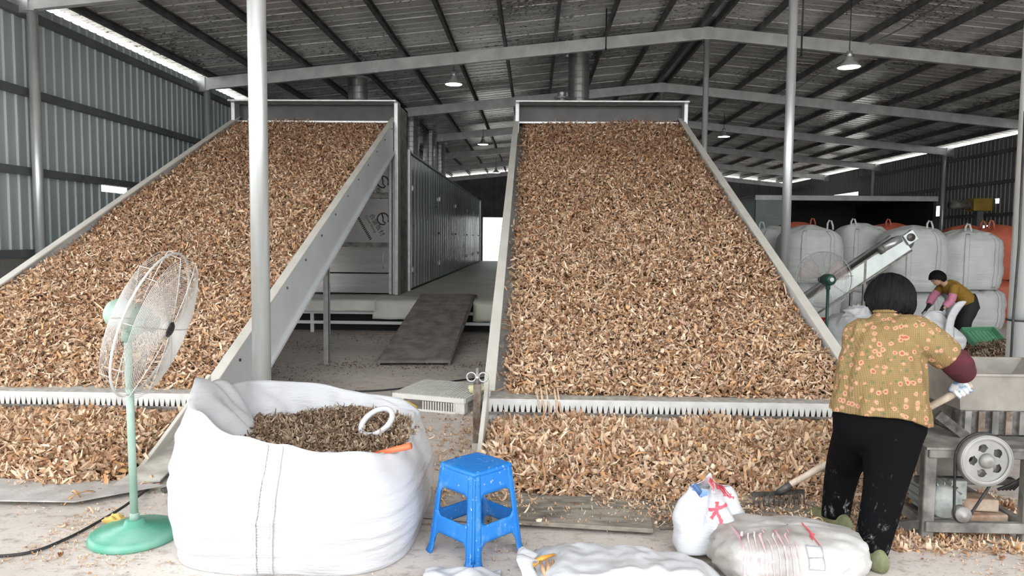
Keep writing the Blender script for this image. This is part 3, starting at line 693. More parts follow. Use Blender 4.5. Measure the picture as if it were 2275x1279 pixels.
b = MB(); b.tube([p0 - (p1 - p0) * .35, p0], .006, 8); part(hd, 'shaft', b, 'steel_dark')
# ---- pedestal fans
MT['fan_green'] = M('dusty_green_enamel', (.24, .37, .30), (.36, .48, .41), 5, .45, .05)
MT['fan_base'] = M('scuffed_green_plastic', (.04, .30, .20), (.22, .44, .35), 4, .4, 0, lo=.35, hi=.7)
MT['wire'] = M('pale_chrome_wire', (.70, .69, .66), None, rough=.35, metal=.35)
MT['wire_dark'] = M('grey_wire', (.36, .36, .35), None, rough=.4, metal=.5)
MT['blade'] = M('clear_rosy_plastic_blade', (.50, .40, .38), (.58, .46, .44), 4, .25)
MT['blade'].node_tree.nodes['Principled BSDF'].inputs['Alpha'].default_value = .22
def fan(x, y, zc, n, R, label, wire, motor, base, pole, rings=20, full=True, wr=.0016, lean=(0, 0)):
    t = thing('pedestal_fan', (x, y, 0), label, 'fan'); n = Vector(n).normalized(); up = Vector((0, 0, 1)); e1 = n.cross(up).normalized(); e2 = e1.cross(n)
    if full:
        b = MB(); b.lathe([(.0, .0), (.215, .0), (.225, .012), (.218, .036), (.205, .045), (.165, .049), (.160, .056), (.112, .060), (.107, .068), (.055, .072), (.048, .095), (.03, .10)], (x, y, 0), 56, smooth=True); part(t, 'base', b, base)
        b = MB(); b.lathe([(.026, .095), (.024, .13), (.021, .135)], (x, y, 0), 20); part(t, 'pole_collar', b, pole)
    top = Vector((x + lean[0], y + lean[1], zc))
    b = MB(); b.tube([(x, y, .01), top - Vector((0, 0, .08))], .0195, 18); part(t, 'pole', b, pole)
    hb = top
    c0 = hb - n * .09                      # motor
    b = MB(); pr = [(0, -.01), (.05, -.01), (.072, .015), (.078, .05), (.08, .15), (.07, .185), (.03, .20)]
    b.lathe(pr, c0, 28, Matrix((e1, e2, n)).transposed()); mo = part(t, 'motor', b, motor)
    b = MB(); b.lathe([(.0, -.018), (.028, -.018), (.03, -.009)], c0, 20, Matrix((e1, e2, n)).transposed()); part(mo, 'end_cap', b, 'white_paint')
    b = MB(); b.tube([top - Vector((0, 0, .13)), top], .03, 12); part(mo, 'swivel', b, motor)
    cc = hb + n * .135                                            # middle plane of the cage
    def shell(r, sgn): return sgn * (.055 + .035 * (1 - (r / R) ** 2))
    for sgn, nm in ((1, 'front_grille'), (-1, 'rear_grille')):
        b = MB(); rs = np.linspace(.045, R - .004, rings if sgn > 0 else int(rings * .7))
        for r in rs:
            if sgn < 0 and r < .09: continue
            pts = [cc + n * shell(r, sgn) + (e1 * math.cos(a) + e2 * math.sin(a)) * r for a in [2 * math.pi * k / 48 for k in range(48)]]
            b.tube(pts, wr, 4, closed=True)
        for k in range(10 if sgn > 0 else 8):
            a = 2 * math.pi * k / (10 if sgn > 0 else 8) + .15
            b.tube([cc + n * (shell(r, sgn) + sgn * .003) + (e1 * math.cos(a) + e2 * math.sin(a)) * r for r in np.linspace(.04 if sgn > 0 else .08, R, 7)] + [cc + (e1 * math.cos(a) + e2 * math.sin(a)) * (R + .004)], wr * 1.5, 4)
        g = part(t, nm, b, wire, kind='stuff')
        if sgn > 0:
            b = MB(); b.lathe([(0, .012), (.03, .012), (.042, .004), (.042, -.004)], cc + n * shell(.03, 1), 24, Matrix((e1, e2, n)).transposed()); part(g, 'hub_badge', b, 'black')
    b = MB(); b.tube([cc + (e1 * math.cos(a) + e2 * math.sin(a)) * (R + .004) for a in [2 * math.pi * k / 56 for k in range(56)]], .0065, 8, closed=True); part(t, 'rim_band', b, wire)
    b = MB(); b.lathe([(0, -.03), (.04, -.03), (.045, .02), (0, .03)], cc, 18, Matrix((e1, e2, n)).transposed()); hubp = part(t, 'blade_hub', b, 'steel_dark')
    for k in range(3):
        a0 = 2 * math.pi * k / 3 + .5; bl = MB()
        def fb(u, v):
            r = .05 + (R - .085) * v; a = a0 + (u - .5) * (.55 + .5 * math.sin(v * 2.6)); 
            return cc + (e1 * math.cos(a) + e2 * math.sin(a)) * r + n * ((u - .5) * .07 * (1 - .4 * v))
        bl.grid(fb, 7, 8); part(t, 'blade', bl, 'blade', [solid(.0015)])
    return t
fan(-2.10, 3.66, 1.18, (.94, .09, -.31), .385, 'pale green pedestal fan with a wire cage at the left, beside the big white bag', 'wire', 'fan_green', 'fan_base', 'fan_green', 30, lean=(-.01, .0))
fan(3.92, 9.7, 1.09, (-.05, .98, -.05), .375, 'dark green pedestal fan seen from behind, in front of the small silver conveyor', 'wire_dark', M('dark_green_enamel', (.012, .06, .04), (.03, .10, .07), 8, .4), 'fan_base', M('dark_green_pole', (.02, .07, .05), None, rough=.4), 26)
# ---- blue stool
def blue():
    m, n, l, b = nt('scuffed_blue_plastic'); tc = n.new('ShaderNodeTexCoord'); v = tc.outputs['Object']
    a = tex_noise(n, l, 6, 6, .7, v, (1, 1, .6)); c = tex_noise(n, l, 38, 3, .6, v)
    col = ramp(n, l, a, [(.30, (.012, .16, .55)), (.58, (.015, .20, .60)), (.78, (.26, .40, .52))]); d = ramp(n, l, c, [(.30, (.55, .52, .45)), (.36, (.0, .0, .0))])
    l.new(mixc(n, l, .55, col, mixc(n, l, 1., col, d, 'ADD')), b.inputs['Base Color']); b.inputs['Roughness'].default_value = .38; return m
MT['blue'] = blue()
def stool(cx, cy, rot, label):
    t = thing('plastic_stool', (cx, cy, 0), label, 'stool'); HT = .455; R0, R1 = .182, .134        # half side at floor / top
    def hs(z): return R0 + (R1 - R0) * (z / HT)
    def P3(side, u, z, o=0.0):
        h = hs(z); rr = .16
        # rounded corner square: u in -1..1 along the side
        uu = max(-1, min(1, u)); x, y = uu * h, -h + (abs(uu) ** 6) * h * .10 - o
        a = rot + side * math.pi / 2; return Vector((cx + x * math.cos(a) - y * math.sin(a), cy + x * math.sin(a) + y * math.cos(a), z))
    lw = .31                                                                     # leg width as a share of half side
    for s in range(4):
        # leg: wraps the corner between side s and side s+1
        b = MB()
        us = [1 - lw, 1 - lw * .75, 1 - lw * .5, 1 - lw * .25, 1 - .03]
        def fn(i, j):
            k = round(i * 9); z = HT * .985 * j - 0
            flare = .03 * max(0, 1 - j / .10) ** 2
            if k < 5: return P3(s, us[k] - 0, z, flare * .5)
            return P3(s + 1, -us[9 - k] + 0, z, flare * .5)
        b.grid(fn, 10, 24); part(t, 'leg', b, 'blue', [solid(.006)])
        b = MB()
        for k in (.35, .65):
            b.tube([P3(s, 1 - lw * k, z, .003) for z in np.linspace(.01, .40, 12)], .0025, 5); b.tube([P3(s + 1, -1 + lw * k, z, .003) for z in np.linspace(.01, .40, 12)], .0025, 5)
        part(t, 'leg_groove', b, 'blue')
        def arch(z0, z1, sag0, sag1, nm):
            b = MB()
            def f2(i, j):
                u = -1 + 2 * i; e = min(1, max(0, (abs(u) - .62) / .34)); zz0 = z0 + sag0 * e ** 3; zz1 = z1 + sag1 * e ** 3
                return P3(s, u * .74, zz0 + (zz1 - zz0) * j, -.002)
            b.grid(f2, 25, 6); part(t, nm, b, 'blue', [solid(.006)])
        arch(.345, HT * .985, -.035, 0, 'apron'); arch(.115, .20, -.05, .03, 'stretcher')
    b = MB(); a45 = [rot + q for q in (0,)]
    def top(i, j):
        x, y = -1 + 2 * i, -1 + 2 * j; h = R1 + .004; k = 1 - .05 * (x * x * y * y); r = math.hypot(x, y)
        z = HT + .006 * (1 - max(abs(x), abs(y)) ** 8) + .0012 * math.sin(r * 40) * (r < .85) - (.004 if r < .06 else 0)
        if max(abs(x), abs(y)) > .97: z -= .012
        X, Y = x * h * k, y * h * k; return Vector((cx + X * math.cos(rot) - Y * math.sin(rot), cy + X * math.sin(rot) + Y * math.cos(rot), z))
    b.grid(top, 49, 49); part(t, 'seat', b, 'blue', [solid(.004)])
    return t
stool(-.285, 3.60, math.radians(47), 'bright blue square plastic stool with scuffed legs, standing beside the big white bag')
# ---- white plastic crate, upside down, in the aisle
MT['crate'] = M('white_crate_plastic', (.66, .65, .61), (.78, .77, .73), 8, .45)
cr = thing('plastic_crate', (-.86, 6.86, 0), 'low white slatted plastic crate lying upside down on the aisle floor', 'crate')
ca = math.radians(-17); RX = Matrix.Rotation(ca, 3, 'Z'); c0 = Vector((-.86, 6.84, 0))
def cb(nm, c, d, extra=0, mat='crate'):
    b = MB(); b.box(c0 + RX @ Vector(c), d, Matrix.Rotation(ca + extra, 3, 'Z')); return part(cr, nm, b, mat)
W2, D2, HT = .36, .34, .15
for s in (-1, 1):
    cb('rim', (0, s * D2, HT - .02), (2 * W2, .02, .045)); cb('rim', (s * W2, 0, HT - .02), (.02, 2 * D2, .045))
for sx in (-1, 1):
    for sy in (-1, 1): cb('foot', (sx * (W2 - .055), sy * (D2 - .04), HT / 2 - .02), (.11, .08, HT - .05))
for k in range(13):
    cb('front_slat', (-.05 + k * .026, -D2 + .0, HT / 2 - .02), (.009, .016, HT - .06))
cb('bottom_rail', (.10, -D2, .012), (.40, .02, .02))
for k in range(22): cb('top_slat', (-W2 + .03 + k * .0315, 0, HT), (.018, 2 * D2 - .03, .008))
for k in range(6): cb('cross_slat', (0, -D2 + .06 + k * .112, HT - .006), (2 * W2 - .02, .016, .008))
def lump(c, r, seed, sq=1.0, nn=(26, 18), amp=.3, fr=1.6):
    b = MB(); c = Vector(c)
    def fn(u, v):
        th, ph = u * 2 * math.pi, (v - .5) * math.pi * .999; d = Vector((math.cos(ph) * math.cos(th), math.cos(ph) * math.sin(th), math.sin(ph)))
        k = 1 + amp * nz(d, fr, seed) + amp * .5 * nz(d, fr * 2.6, seed + 3)
        return c + Vector((d.x * r[0], d.y * r[1], d.z * r[2])) * k
    return b.grid(fn, nn[0], nn[1], closeu=True)
MT['pale_yellow'] = M('pale_yellow_cloth', (.66, .64, .36), (.78, .76, .52), 12, .7)
single('rag', lump((-.52, 6.60, .20), (.075, .06, .055), 2.0), 'pale_yellow', 'small pale yellow crumpled rag on the white crate', 'rag', (-.52, 6.60, .15))
MT['mustard'] = M('mustard_plastic', (.40, .28, .04), (.52, .38, .08), 5, .4)
b = MB()
def pouch(u, v):
    th = u * 2 * math.pi; x, y = sup(th, .10, .07, 4); k = 1 + .05 * math.sin(3 * th + 5 * v) - .12 * v ** 3; return Vector((-.90 + x * k, 5.0 + y * k, .42 * v + .02 * math.sin(2 * th + 1) * v))
b.grid(pouch, 36, 14, closeu=True); single('plastic_pouch', b, 'mustard', 'mustard-yellow upright plastic pouch just behind the big white bag', 'pouch', (-.9, 5.0, 0), mods=[solid(.004)])
# ---- planks and sheets on the floor
MT['plank'] = M('dust_caked_plank', (.10, .085, .07), (.36, .33, .28), 9, .85, 0, .5, 50, stretch=(.6, 2, 1), lo=.3, hi=.62)
MT['plank2'] = M('dusty_zinc_sheet', (.36, .34, .32), (.52, .50, .48), 6, .7, .15, .3, 40)
def slab(name, pts, z, th, mat, label, cat):
    b = MB(); n = len(pts); vs = [(p[0], p[1], z + (p[2] if len(p) > 2 else 0)) for p in pts]; vs2 = [(v[0], v[1], v[2] + th) for v in vs]
    b.add(vs + vs2, [tuple(range(n))[::-1], tuple(range(n, 2 * n))] + [(i, (i + 1) % n, n + (i + 1) % n, n + i) for i in range(n)])
    c = (sum(p[0] for p in pts) / n, sum(p[1] for p in pts) / n, z); return single(name, b, mat, label, cat, c, mods=[bevel(.003, 1)])
slab('wooden_board', [(-.22, 3.88, .02), (.66, 3.80, .015), (.70, 4.30), (-.25, 4.34)], .008, .024, 'plank', 'chip-dusted board lying before the middle heap, right behind the blue stool', 'board')
slab('wooden_board', [(.71, 3.90), (2.05, 3.98), (2.05, 4.34), (.74, 4.30)], .004, .022, 'plank', 'chip-dusted board under the rake head, before the middle heap', 'board')
slab('wooden_board', [(-.80, 4.02), (-.27, 3.93), (-.27, 4.27), (-.78, 4.40)], .006, .022, 'plank2', 'short grey board between the big white bag and the blue stool', 'board')
slab('metal_sheet', [(-4.4, 4.02), (-2.68, 4.05), (-2.30, 4.36), (-2.55, 4.42), (-4.4, 4.42)], .03, .008, 'plank2', 'dusty grey metal sheet in front of the left chip heap, behind the fan base', 'sheet')
slab('metal_rail', [(-2.32, 4.34), (-2.28, 4.30), (-1.72, 5.1), (-1.76, 5.14)], .004, .02, 'steel_dark', 'thin dark floor rail running from the fan toward the left conveyor', 'rail')
# ---- cables
def cable(name, pts, r, label, mat='black'):
    P_ = [Vector(p) for p in pts]; out = []
    for i in range(len(P_) - 1):
        p0, p1, p2, p3 = P_[max(i - 1, 0)], P_[i], P_[i + 1], P_[min(i + 2, len(P_) - 1)]
        for k in range(8):
            t = k / 8; out.append(.5 * ((2 * p1) + (p2 - p0) * t + (2 * p0 - 5 * p1 + 4 * p2 - p3) * t * t + (3 * p1 - p0 - 3 * p2 + p3) * t ** 3))
    out.append(P_[-1]); b = MB(); b.tube(out, r, 8); return single(name, b, mat, label, 'cable', tuple(P_[0]))
cable('power_cable', [at(-60, 1238, z=.01), at(60, 1228, z=.01), at(150, 1195, z=.01), at(225, 1155, z=.015), at(275, 1125, z=.04), at(330, 1085, z=.02)], .008, 'black power cable snaking over the floor at the lower left, by the fan base')
cable('power_cable', [at(600, 862, z=.008), at(720, 869, z=.008), at(830, 868, z=.008), at(930, 858, z=.008), at(1010, 846, z=.008), at(1082, 838, z=.008)], .010, 'black power cable lying across the aisle floor behind the big bag')
MT['yellow_rag'] = M('yellow_rag', (.45, .30, .06), (.62, .46, .14), 14, .7)
single('rag', lump(at(258, 1158, z=.03), (.055, .035, .035), 6.0, amp=.7, fr=2.2), 'yellow_rag', 'small yellow-brown crumpled scrap beside the green fan base', 'rag', tuple(at(258, 1158, z=.0)))
# ---- sacks in front
def shrink(target, off=.003, axis='y'):
    def f(o):
        m = o.modifiers.new('wrap', 'SHRINKWRAP'); m.target = target; m.wrap_method = 'PROJECT'; m.offset = off; m.wrap_mode = 'ABOVE_SURFACE'; m.use_negative_direction = True; m.use_positive_direction = True
        m.use_project_y = axis == 'y'; m.use_project_z = axis == 'z'
    return f
def strokes(parent, target, segs, wd, mat, label, name='painted_mark', off=.004, axis='y'):
    b = MB()
    for seg in segs:
        P_ = [Vector(p) for p in seg]
        n = 8 * (len(P_) - 1); pts = []
        for k in range(n + 1):
            q = k / n * (len(P_) - 1); i = min(int(q), len(P_) - 2); pts.append(P_[i].lerp(P_[i + 1], q - i))
        nr = Vector((0, -.75, .65))
        L, R = [], []
        for i, p in enumerate(pts):
            d = (pts[min(i + 1, n)] - pts[max(i - 1, 0)]).normalized(); s_ = d.cross(nr).normalized(); ww = wd * (1 + .25 * math.sin(i * 1.7))
            L.append([p + s_ * ww * q for q in (-1, -.33, .33, 1)])
        b.loft(L, False, False, close=False)
    return part(parent, name, b, mat, [shrink(target, off, axis)], label)
MT['red_ink'] = M('red_marker_ink', (.62, .045, .085), (.72, .12, .16), 20, .6)
MT['pink_ink'] = M('faded_pink_print', (.60, .36, .40), (.70, .48, .50), 12, .6)
MT['blue_ink'] = M('blue_print', (.10, .20, .48), (.18, .32, .60), 12, .6)
MT['grey_ink'] = M('grey_print', (.28, .28, .32), None, rough=.6)
def cushion(name, c, r, rot, seed, e=2.6, amp=.09, nn=(72, 36), pinch=.0):
    """a filled sack lying down: rounded box with creases"""
    b = MB(); c = Vector(c); R = Matrix.Rotation(rot, 3, 'Z')
    def fn(u, v):
        th, ph = u * 2 * math.pi, (v - .5) * math.pi * .998; cx_, sx_ = math.cos(th), math.sin(th); cp, sp = math.cos(ph), math.sin(ph)
        f = lambda q, k: math.copysign(abs(q) ** k, q); k = 2 / e
        d = Vector((f(cp, k) * f(cx_, k), f(cp, k) * f(sx_, k), f(sp, k)))
        q = 1 + amp * nz(d, 1.7, seed) + amp * .6 * nz((d.x * 2, d.y * 5, d.z * 3), 1.3, seed + 4) + amp * .35 * nz(d, 7, seed + 9)
        p = Vector((d.x * r[0], d.y * r[1], d.z * r[2])) * q; p.y *= 1 - pinch * abs(d.x) ** 4; p.z *= 1 - pinch * abs(d.x) ** 4
        p = R @ p + c; p.z = max(p.z, .004); return p
    return b.grid(fn, nn[0], nn[1], closeu=True)
# sack B : bulging body with a raised open mouth
sb_ = thing('woven_sack', (1.22, 3.46, 0), 'soiled white woven sack lying with its mouth raised, marked in red and blue', 'sack')
body = part(sb_, 'sack_body', cushion('sack_body', (1.24, 3.44, .10), (.36, .26, .135), .02, 4.0, 2.6, .10), 'bag_dirty')
def flap(u, v):
    th = u * 2 * math.pi; x, y = sup(th, .185 * (1 - .42 * v ** 2.2), .12 * (1 - .88 * v ** 1.3), 2.2)
    k = 1 + .22 * math.sin(3 * th + 2 * v) + .13 * math.sin(5 * th - 3 * v) + .25 * nz((math.cos(th) * 2, math.sin(th) * 2, v * 3), 1, 7); lean = .02 * v * v
    return Vector((.94 + x * k - lean, 3.60 + y * k + .04 * v, .04 + .325 * v + .025 * v * math.sin(th * 2 + 1.0) - .02 * math.cos(th) * v))
b = MB(); b.grid(flap, 64, 28, closeu=True); fp = part(sb_, 'open_mouth', b, 'bag_white', [solid(.003)])
def fpt(px, py, y=3.45): return at(px, py, y=y)
strokes(sb_, fp, [[fpt(1588, 1152), fpt(1630, 1143)], [fpt(1607, 1135), fpt(1606, 1150), fpt(1590, 1168)], [fpt(1604, 1154), fpt(1612, 1170), fpt(1612, 1190)]], .008, 'red_ink', 'red hand-painted character')
strokes(sb_, fp, [[fpt(1603, 1092), fpt(1601, 1112)], [fpt(1612, 1096), fpt(1612, 1110), fpt(1632, 1112)], [fpt(1622, 1096), fpt(1621, 1110)], [fpt(1628, 1102), fpt(1629, 1128)]], .006, 'red_ink', 'red hand-painted strokes')
strokes(sb_, fp, [[fpt(1583, 1100), fpt(1592, 1106)], [fpt(1580, 1118), fpt(1588, 1124)], [fpt(1586, 1092), fpt(1594, 1094)]], .005, 'pink_ink', 'small faded red strokes')
strokes(sb_, fp, [[fpt(1566, 1088), fpt(1556, 1112)], [fpt(1571, 1090), fpt(1560, 1118)]], .010, 'blue_ink', 'blue printed patch')
for k in range(9):
    x_ = 1648 + k * 14; strokes(sb_, body, [[fpt(x_, 1180 + 3 * (k % 2), 3.3), fpt(x_ - 3, 1262, 3.3)]], .0028 + .002 * (k % 3 == 0), 'pink_ink', 'faded pink printed column', 'printed_column')
strokes(sb_, body, [[fpt(1790, 1212, 3.25), fpt(1824, 1214, 3.25), fpt(1820, 1252, 3.25), fpt(1785, 1251, 3.25), fpt(1790, 1212, 3.25)], [fpt(1788, 1230, 3.25), fpt(1822, 1231, 3.25)]], .0018, 'grey_ink', 'thin printed box')
strokes(sb_, body, [[fpt(1806, 1186, 3.3), fpt(1812, 1204, 3.3)], [fpt(1802, 1198, 3.3), fpt(1818, 1196, 3.3)]], .003, 'red_ink', 'small red mark')
# sack A : nearly empty, spread flat
sa_ = thing('woven_sack', (.50, 3.30, 0), 'flattened white woven sack with red paint, spilling strips at its open end', 'sack')
def flat(u, v):
    x = .02 + .86 * u; y = 3.02 + .56 * v - .10 * u * v
    e = min(1, 6 * u, 6 * (1 - u)) * min(1, 5 * v, 4 * (1 - v)); e = max(0, e)
    z = .012 + .11 * e ** .6 + .04 * e * nz((x * 3, y * 3, 0), 1, 2.0) + .022 * nz((x * 9, y * 5, 0), 1, 5.0) + .012 * nz((x * 17, y * 15, 0), 1, 7.0)
    return Vector((x + .02 * nz((v * 4, u, 0), 1, 3) * 1.5, y + .03 * nz((u * 5, v, 0), 1, 1), max(z, .006)))
b = MB(); b.grid(flat, 80, 56); fa = part(sa_, 'sack_sheet', b, 'bag_white', [solid(.006)])
strokes(sa_, fa, [[at(1325, 1268, z=.10), at(1345, 1258, z=.10), at(1372, 1256, z=.10), at(1384, 1262, z=.10)], [at(1330, 1276, z=.10), at(1362, 1268, z=.10), at(1366, 1280, z=.10)], [at(1345, 1256, z=.10), at(1352, 1276, z=.10)]], .010, 'red_ink', 'red hand-painted character', axis='z')
strokes(sa_, fa, [[at(1244, 1244, z=.10), at(1250, 1264, z=.10)], [at(1252, 1242, z=.10), at(1260, 1250, z=.10)], [at(1254, 1252, z=.10), at(1254, 1276, z=.10)], [at(1242, 1252, z=.10), at(1258, 1262, z=.10)]], .0035, 'blue_ink', 'blue handwriting', axis='z')
def fz(px, py): return at(px, py, z=.10)
def mouthA(u, v):
    th = u * math.pi; return Vector((.02 - .07 * v + .015 * math.sin(9 * th), 3.22 + .20 * (u - .5) * 2 * (1 + .3 * v), .02 + (.10 + .03 * v) * math.sin(th) + .02 * math.sin(6 * th)))
b = MB(); b.grid(mouthA, 30, 6); part(sa_, 'open_end', b, 'bag_white', [solid(.004)])
MT['peel0'] = M('brown_peel', (.36, .19, .10), (.62, .40, .24), 14, .7)
for k, (pa, pb, pc_) in enumerate((((1200, 1246), (1206, 1262), (1212, 1282)), ((1214, 1242), (1219, 1260), (1216, 1280)), ((1228, 1244), (1230, 1262), (1234, 1280)))):
    b = MB(); b.tube([at(*pa, y=3.26), at(*pb, y=3.22), at(*pc_, y=3.17)], [.006, .011, .006], 8); single('peel_strip', b, 'peel0', 'brown dried strip in the open end of the flattened sack, ' + ('left', 'middle', 'right')[k] + ' of three', 'chip', tuple(at(*pb, y=3.22)), 'strips in the sack mouth')
b = MB(); b.tube([at(1420, 1241, y=3.34), at(1436, 1231, y=3.36), at(1450, 1218, y=3.38)], [.006, .012, .007], 8); single('peel_strip', b, 'peel0', 'single brown dried strip lying on top of the flattened white sack', 'chip', tuple(at(1436, 1231, y=3.36)))
MT['amber'] = M('amber_peel', (.72, .33, .04), (.80, .45, .09), 12, .5)
b = MB(); q0, q1, q2 = at(1178, 1256, y=3.25), at(1204, 1240, y=3.28), at(1232, 1231, y=3.34); b.tube([q0, q1, q2], [.016, .013, .006], 8); single('peel_strip', b, 'amber', 'bright amber strip sticking out of the flattened white sack', 'chip', tuple(q1))
b = MB(); b.grid(lambda u, v: Vector((-.50 + .36 * u, 3.10 + .24 * v, max(.006, .02 + .05 * math.sin(math.pi * u) * math.sin(math.pi * v) + .03 * nz((u * 4, v * 4, 0), 1, 3)))), 36, 26); single('cloth_scrap', b, 'bag_white', 'crumpled pale sack scrap on the floor in front of the blue stool', 'cloth', (-.3, 3.2, 0), mods=[solid(.005)])
# ================================================================ lamps, far right side
MT['lamp_shade'] = M('white_enamel_shade', (.55, .55, .53), None, rough=.4, metal=.2)
def emit(name, c, s):
    m, n, l, b = nt(name); b.inputs['Emission Color'].default_value = (*c, 1); b.inputs['Emission Strength'].default_value = s; b.inputs['Base Color'].default_value = (*c, 1); return m
MT['lamp_glow'] = emit('lit_lamp_disc', (.92, 1.0, .97), 14.0)
def lamp(x, y, z, label):
    t = thing('pendant_lamp', (x, y, z), label, 'lamp', 'white bell-shaped pendant lamps')
    b = MB(); b.lathe([(.04, .19), (.075, .185), (.085, .12), (.12, .10), (.215, .012), (.22, 0), (.208, 0), (.11, .09)], (x, y, z), 32, cap=False); part(t, 'shade', b, 'lamp_shade')
    b = MB(); b.lathe([(0, .014), (.205, .014), (.205, .006), (0, .006)], (x, y, z), 32); part(t, 'light_disc', b, 'lamp_glow')
    b = MB(); b.lathe([(.03, .18), (.06, .20), (.055, .30), (.02, .31)], (x, y, z), 20); part(t, 'socket', b, 'galv')
    zr = roof_z(x) - .13; b = MB(); b.tube([(x, y, z + .30), (x, y, zr)], .008, 8); part(t, 'rod', b, 'black')
def lamp_at(px, py, y, label): p = at(px, py, y=y); lamp(p.x, p.y, p.z, label)
lamp_at(1008, 188, 17.6, 'lit pendant lamp hanging over the aisle, nearest of those left of the ridge')
lamp_at(1886, 150, 14.2, 'large lit pendant lamp hanging on the right, under the near rafter')
lamp_at(1608, 304, 26.5, 'small lit pendant lamp hanging just right of the middle conveyor')
lamp_at(1073, 321, 28.5, 'second lit pendant lamp along the aisle, beyond the first')
lamp_at(1102, 384, 38.5, 'third lit pendant lamp along the aisle, small and far')
# droppers and cable tray under the roof
for px, p0, y, lbl in ((1346, 112, 15.2, 'thin dark drop rod hanging from the roof left of the ridge'), (1780, 130, 11.6, 'thin dark drop rod hanging from the roof right of the near column')):
    p = at(px, p0, y=y); b = MB(); b.tube([p, (p.x, p.y, roof_z(p.x) - .02)], .014, 8); b.tube([p, p + Vector((0, 0, .05))], .02, 8); single('drop_rod', b, 'black', lbl, 'rod', tuple(p))
pts = []
for k in range(13):
    y = 8 + k * 1.5; x = 7.55; pts.append((x, y, roof_z(x) - .17 - .05 * (k % 2)))
b = MB(); b.tube(pts, .012, 6); b.tube([(p[0] + .06, p[1], p[2] + .02) for p in pts], .010, 6); single('lamp_cable', b, 'wire_dark', 'thin pale lamp cable looped along a roof purlin on the right', 'cable', (7.55, 8, 5.9))
# ---- the far store room behind the bags
rm_ = struct('wall_store', (11.6, 25.0, 0))
MT['store_green'] = M('pale_green_panel', (.30, .36, .33), (.36, .42, .39), 2, .5)
MT['store_dark'] = M('dark_sheet', (.02, .02, .021), (.035, .035, .036), 3, .7)
b = MB(); b.box2((7.55, 25.0, 0), (7.65, 31.0, 3.1)); part(rm_, 'side_panel', b, 'store_green')
b = MB(); b.box2((7.55, 24.98, 0), (8.6, 25.06, 3.1)); part(rm_, 'front_panel', b, 'store_green')
b = MB(); b.box2((7.8, 24.94, .9), (8.35, 24.99, 2.35)); part(rm_, 'door_panel', b, 'store_green', [bevel(.01)])
b = MB(); b.box2((7.5, 24.9, 3.1), (13.6, 31, 3.16)); part(rm_, 'roof_slab', b, 'girt')
b = MB(); b.box2((7.5, 24.86, 2.98), (13.6, 24.98, 3.14)); part(rm_, 'lintel_beam', b, 'rafter')
b = MB(); b.box2((8.6, 30.9, 0), (13.6, 31, 3.1)); part(rm_, 'rear_panel', b, 'store_dark')
b = MB(); b.box2((13.5, 24.95, 0), (13.6, 31, 3.1)); part(rm_, 'side_panel', b, 'store_dark')
# ---- bulk bags in stacks
def tonbag(c, w_, d, h, seed, mat, label, group, straps=1, top='tuft', tilt=0.0, lean=0.0):
    t = thing('bulk_bag', c, label, 'bag', group); cx, cy, cz = c
    def pt(th, v):
        bul = .93 + .12 * math.sin(math.pi * min(1, max(0, v))) ** .6; x, y = sup(th, w_ / 2, d / 2, 3.0)
        z = h * v; sh = max(0, (v - .82) / .18); k = bul * (1 - .22 * sh ** 2)
        q = .045 * nz((x * 2, y * 2, z * 5), 1, seed) + .022 * nz((x * 3, y * 3, z * 13), 1, seed + 5) + .05 * sh * nz((th * 2, z * 9, 0), 1, seed + 2) + .012 * sh * math.sin(th * 9 + seed)
        k += q; return Vector((cx + x * k + lean * z, cy + y * k, cz + z * (1 - .03 * nz((x, y, 1), 1.5, seed)) + .05 * sh * nz((th * 2, 1, 1), 1, seed)))
    b = MB(); b.grid(lambda u, v: pt(u * 2 * math.pi, v), 72, 34, closeu=True)
    # domed top
    def cap(u, v):
        th = u * 2 * math.pi; p = pt(th, 1.0); c_ = Vector((cx + lean * h, cy, cz + h * 1.03)); q = p.lerp(c_, v); q.z += .07 * math.sin(v * 1.57) + .03 * nz((q.x * 5, q.y * 5, 0), 1, seed) * math.sin(math.pi * v); return q
    b.grid(cap, 72, 10, closeu=True); part(t, 'bag_body', b, mat)
    for s in range(straps):
        th0 = math.radians((28, -30)[s % 2]); w2 = math.radians(4.0); b = MB()
        def sf(u, v):
            th = (th0 + (u - .5) * 2 * w2) % (2 * math.pi); p = pt(th, .03 + .95 * v); nrm = Vector((p.x - cx, p.y - cy, 0)).normalized(); return p + nrm * .012
        b.grid(sf, 5, 30); part(t, 'sewn_strap', b, mat, [solid(.004)])
    if top:
        a = math.radians(28 + seed * 40); px_, py_ = cx + w_ * .3 * math.cos(a) + lean * h, cy - d * .25; zt_ = cz + h * 1.02
        b = MB(); b.tube([(px_ - .05, py_, zt_ - .02), (px_ - .05, py_, zt_ + .10), (px_ - .02, py_, zt_ + .16), (px_ + .02, py_, zt_ + .15), (px_ + .05, py_, zt_ + .06), (px_ + .06, py_, zt_ - .02)], .018, 8); part(t, 'lifting_loop', b, mat)
    return t
WG, OG = 'white bulk bags stacked at the back right', 'orange bulk bags stacked at the back right'
Yb = 14.2
def bx(px, y=Yb): return at(px, 600, y=y).x
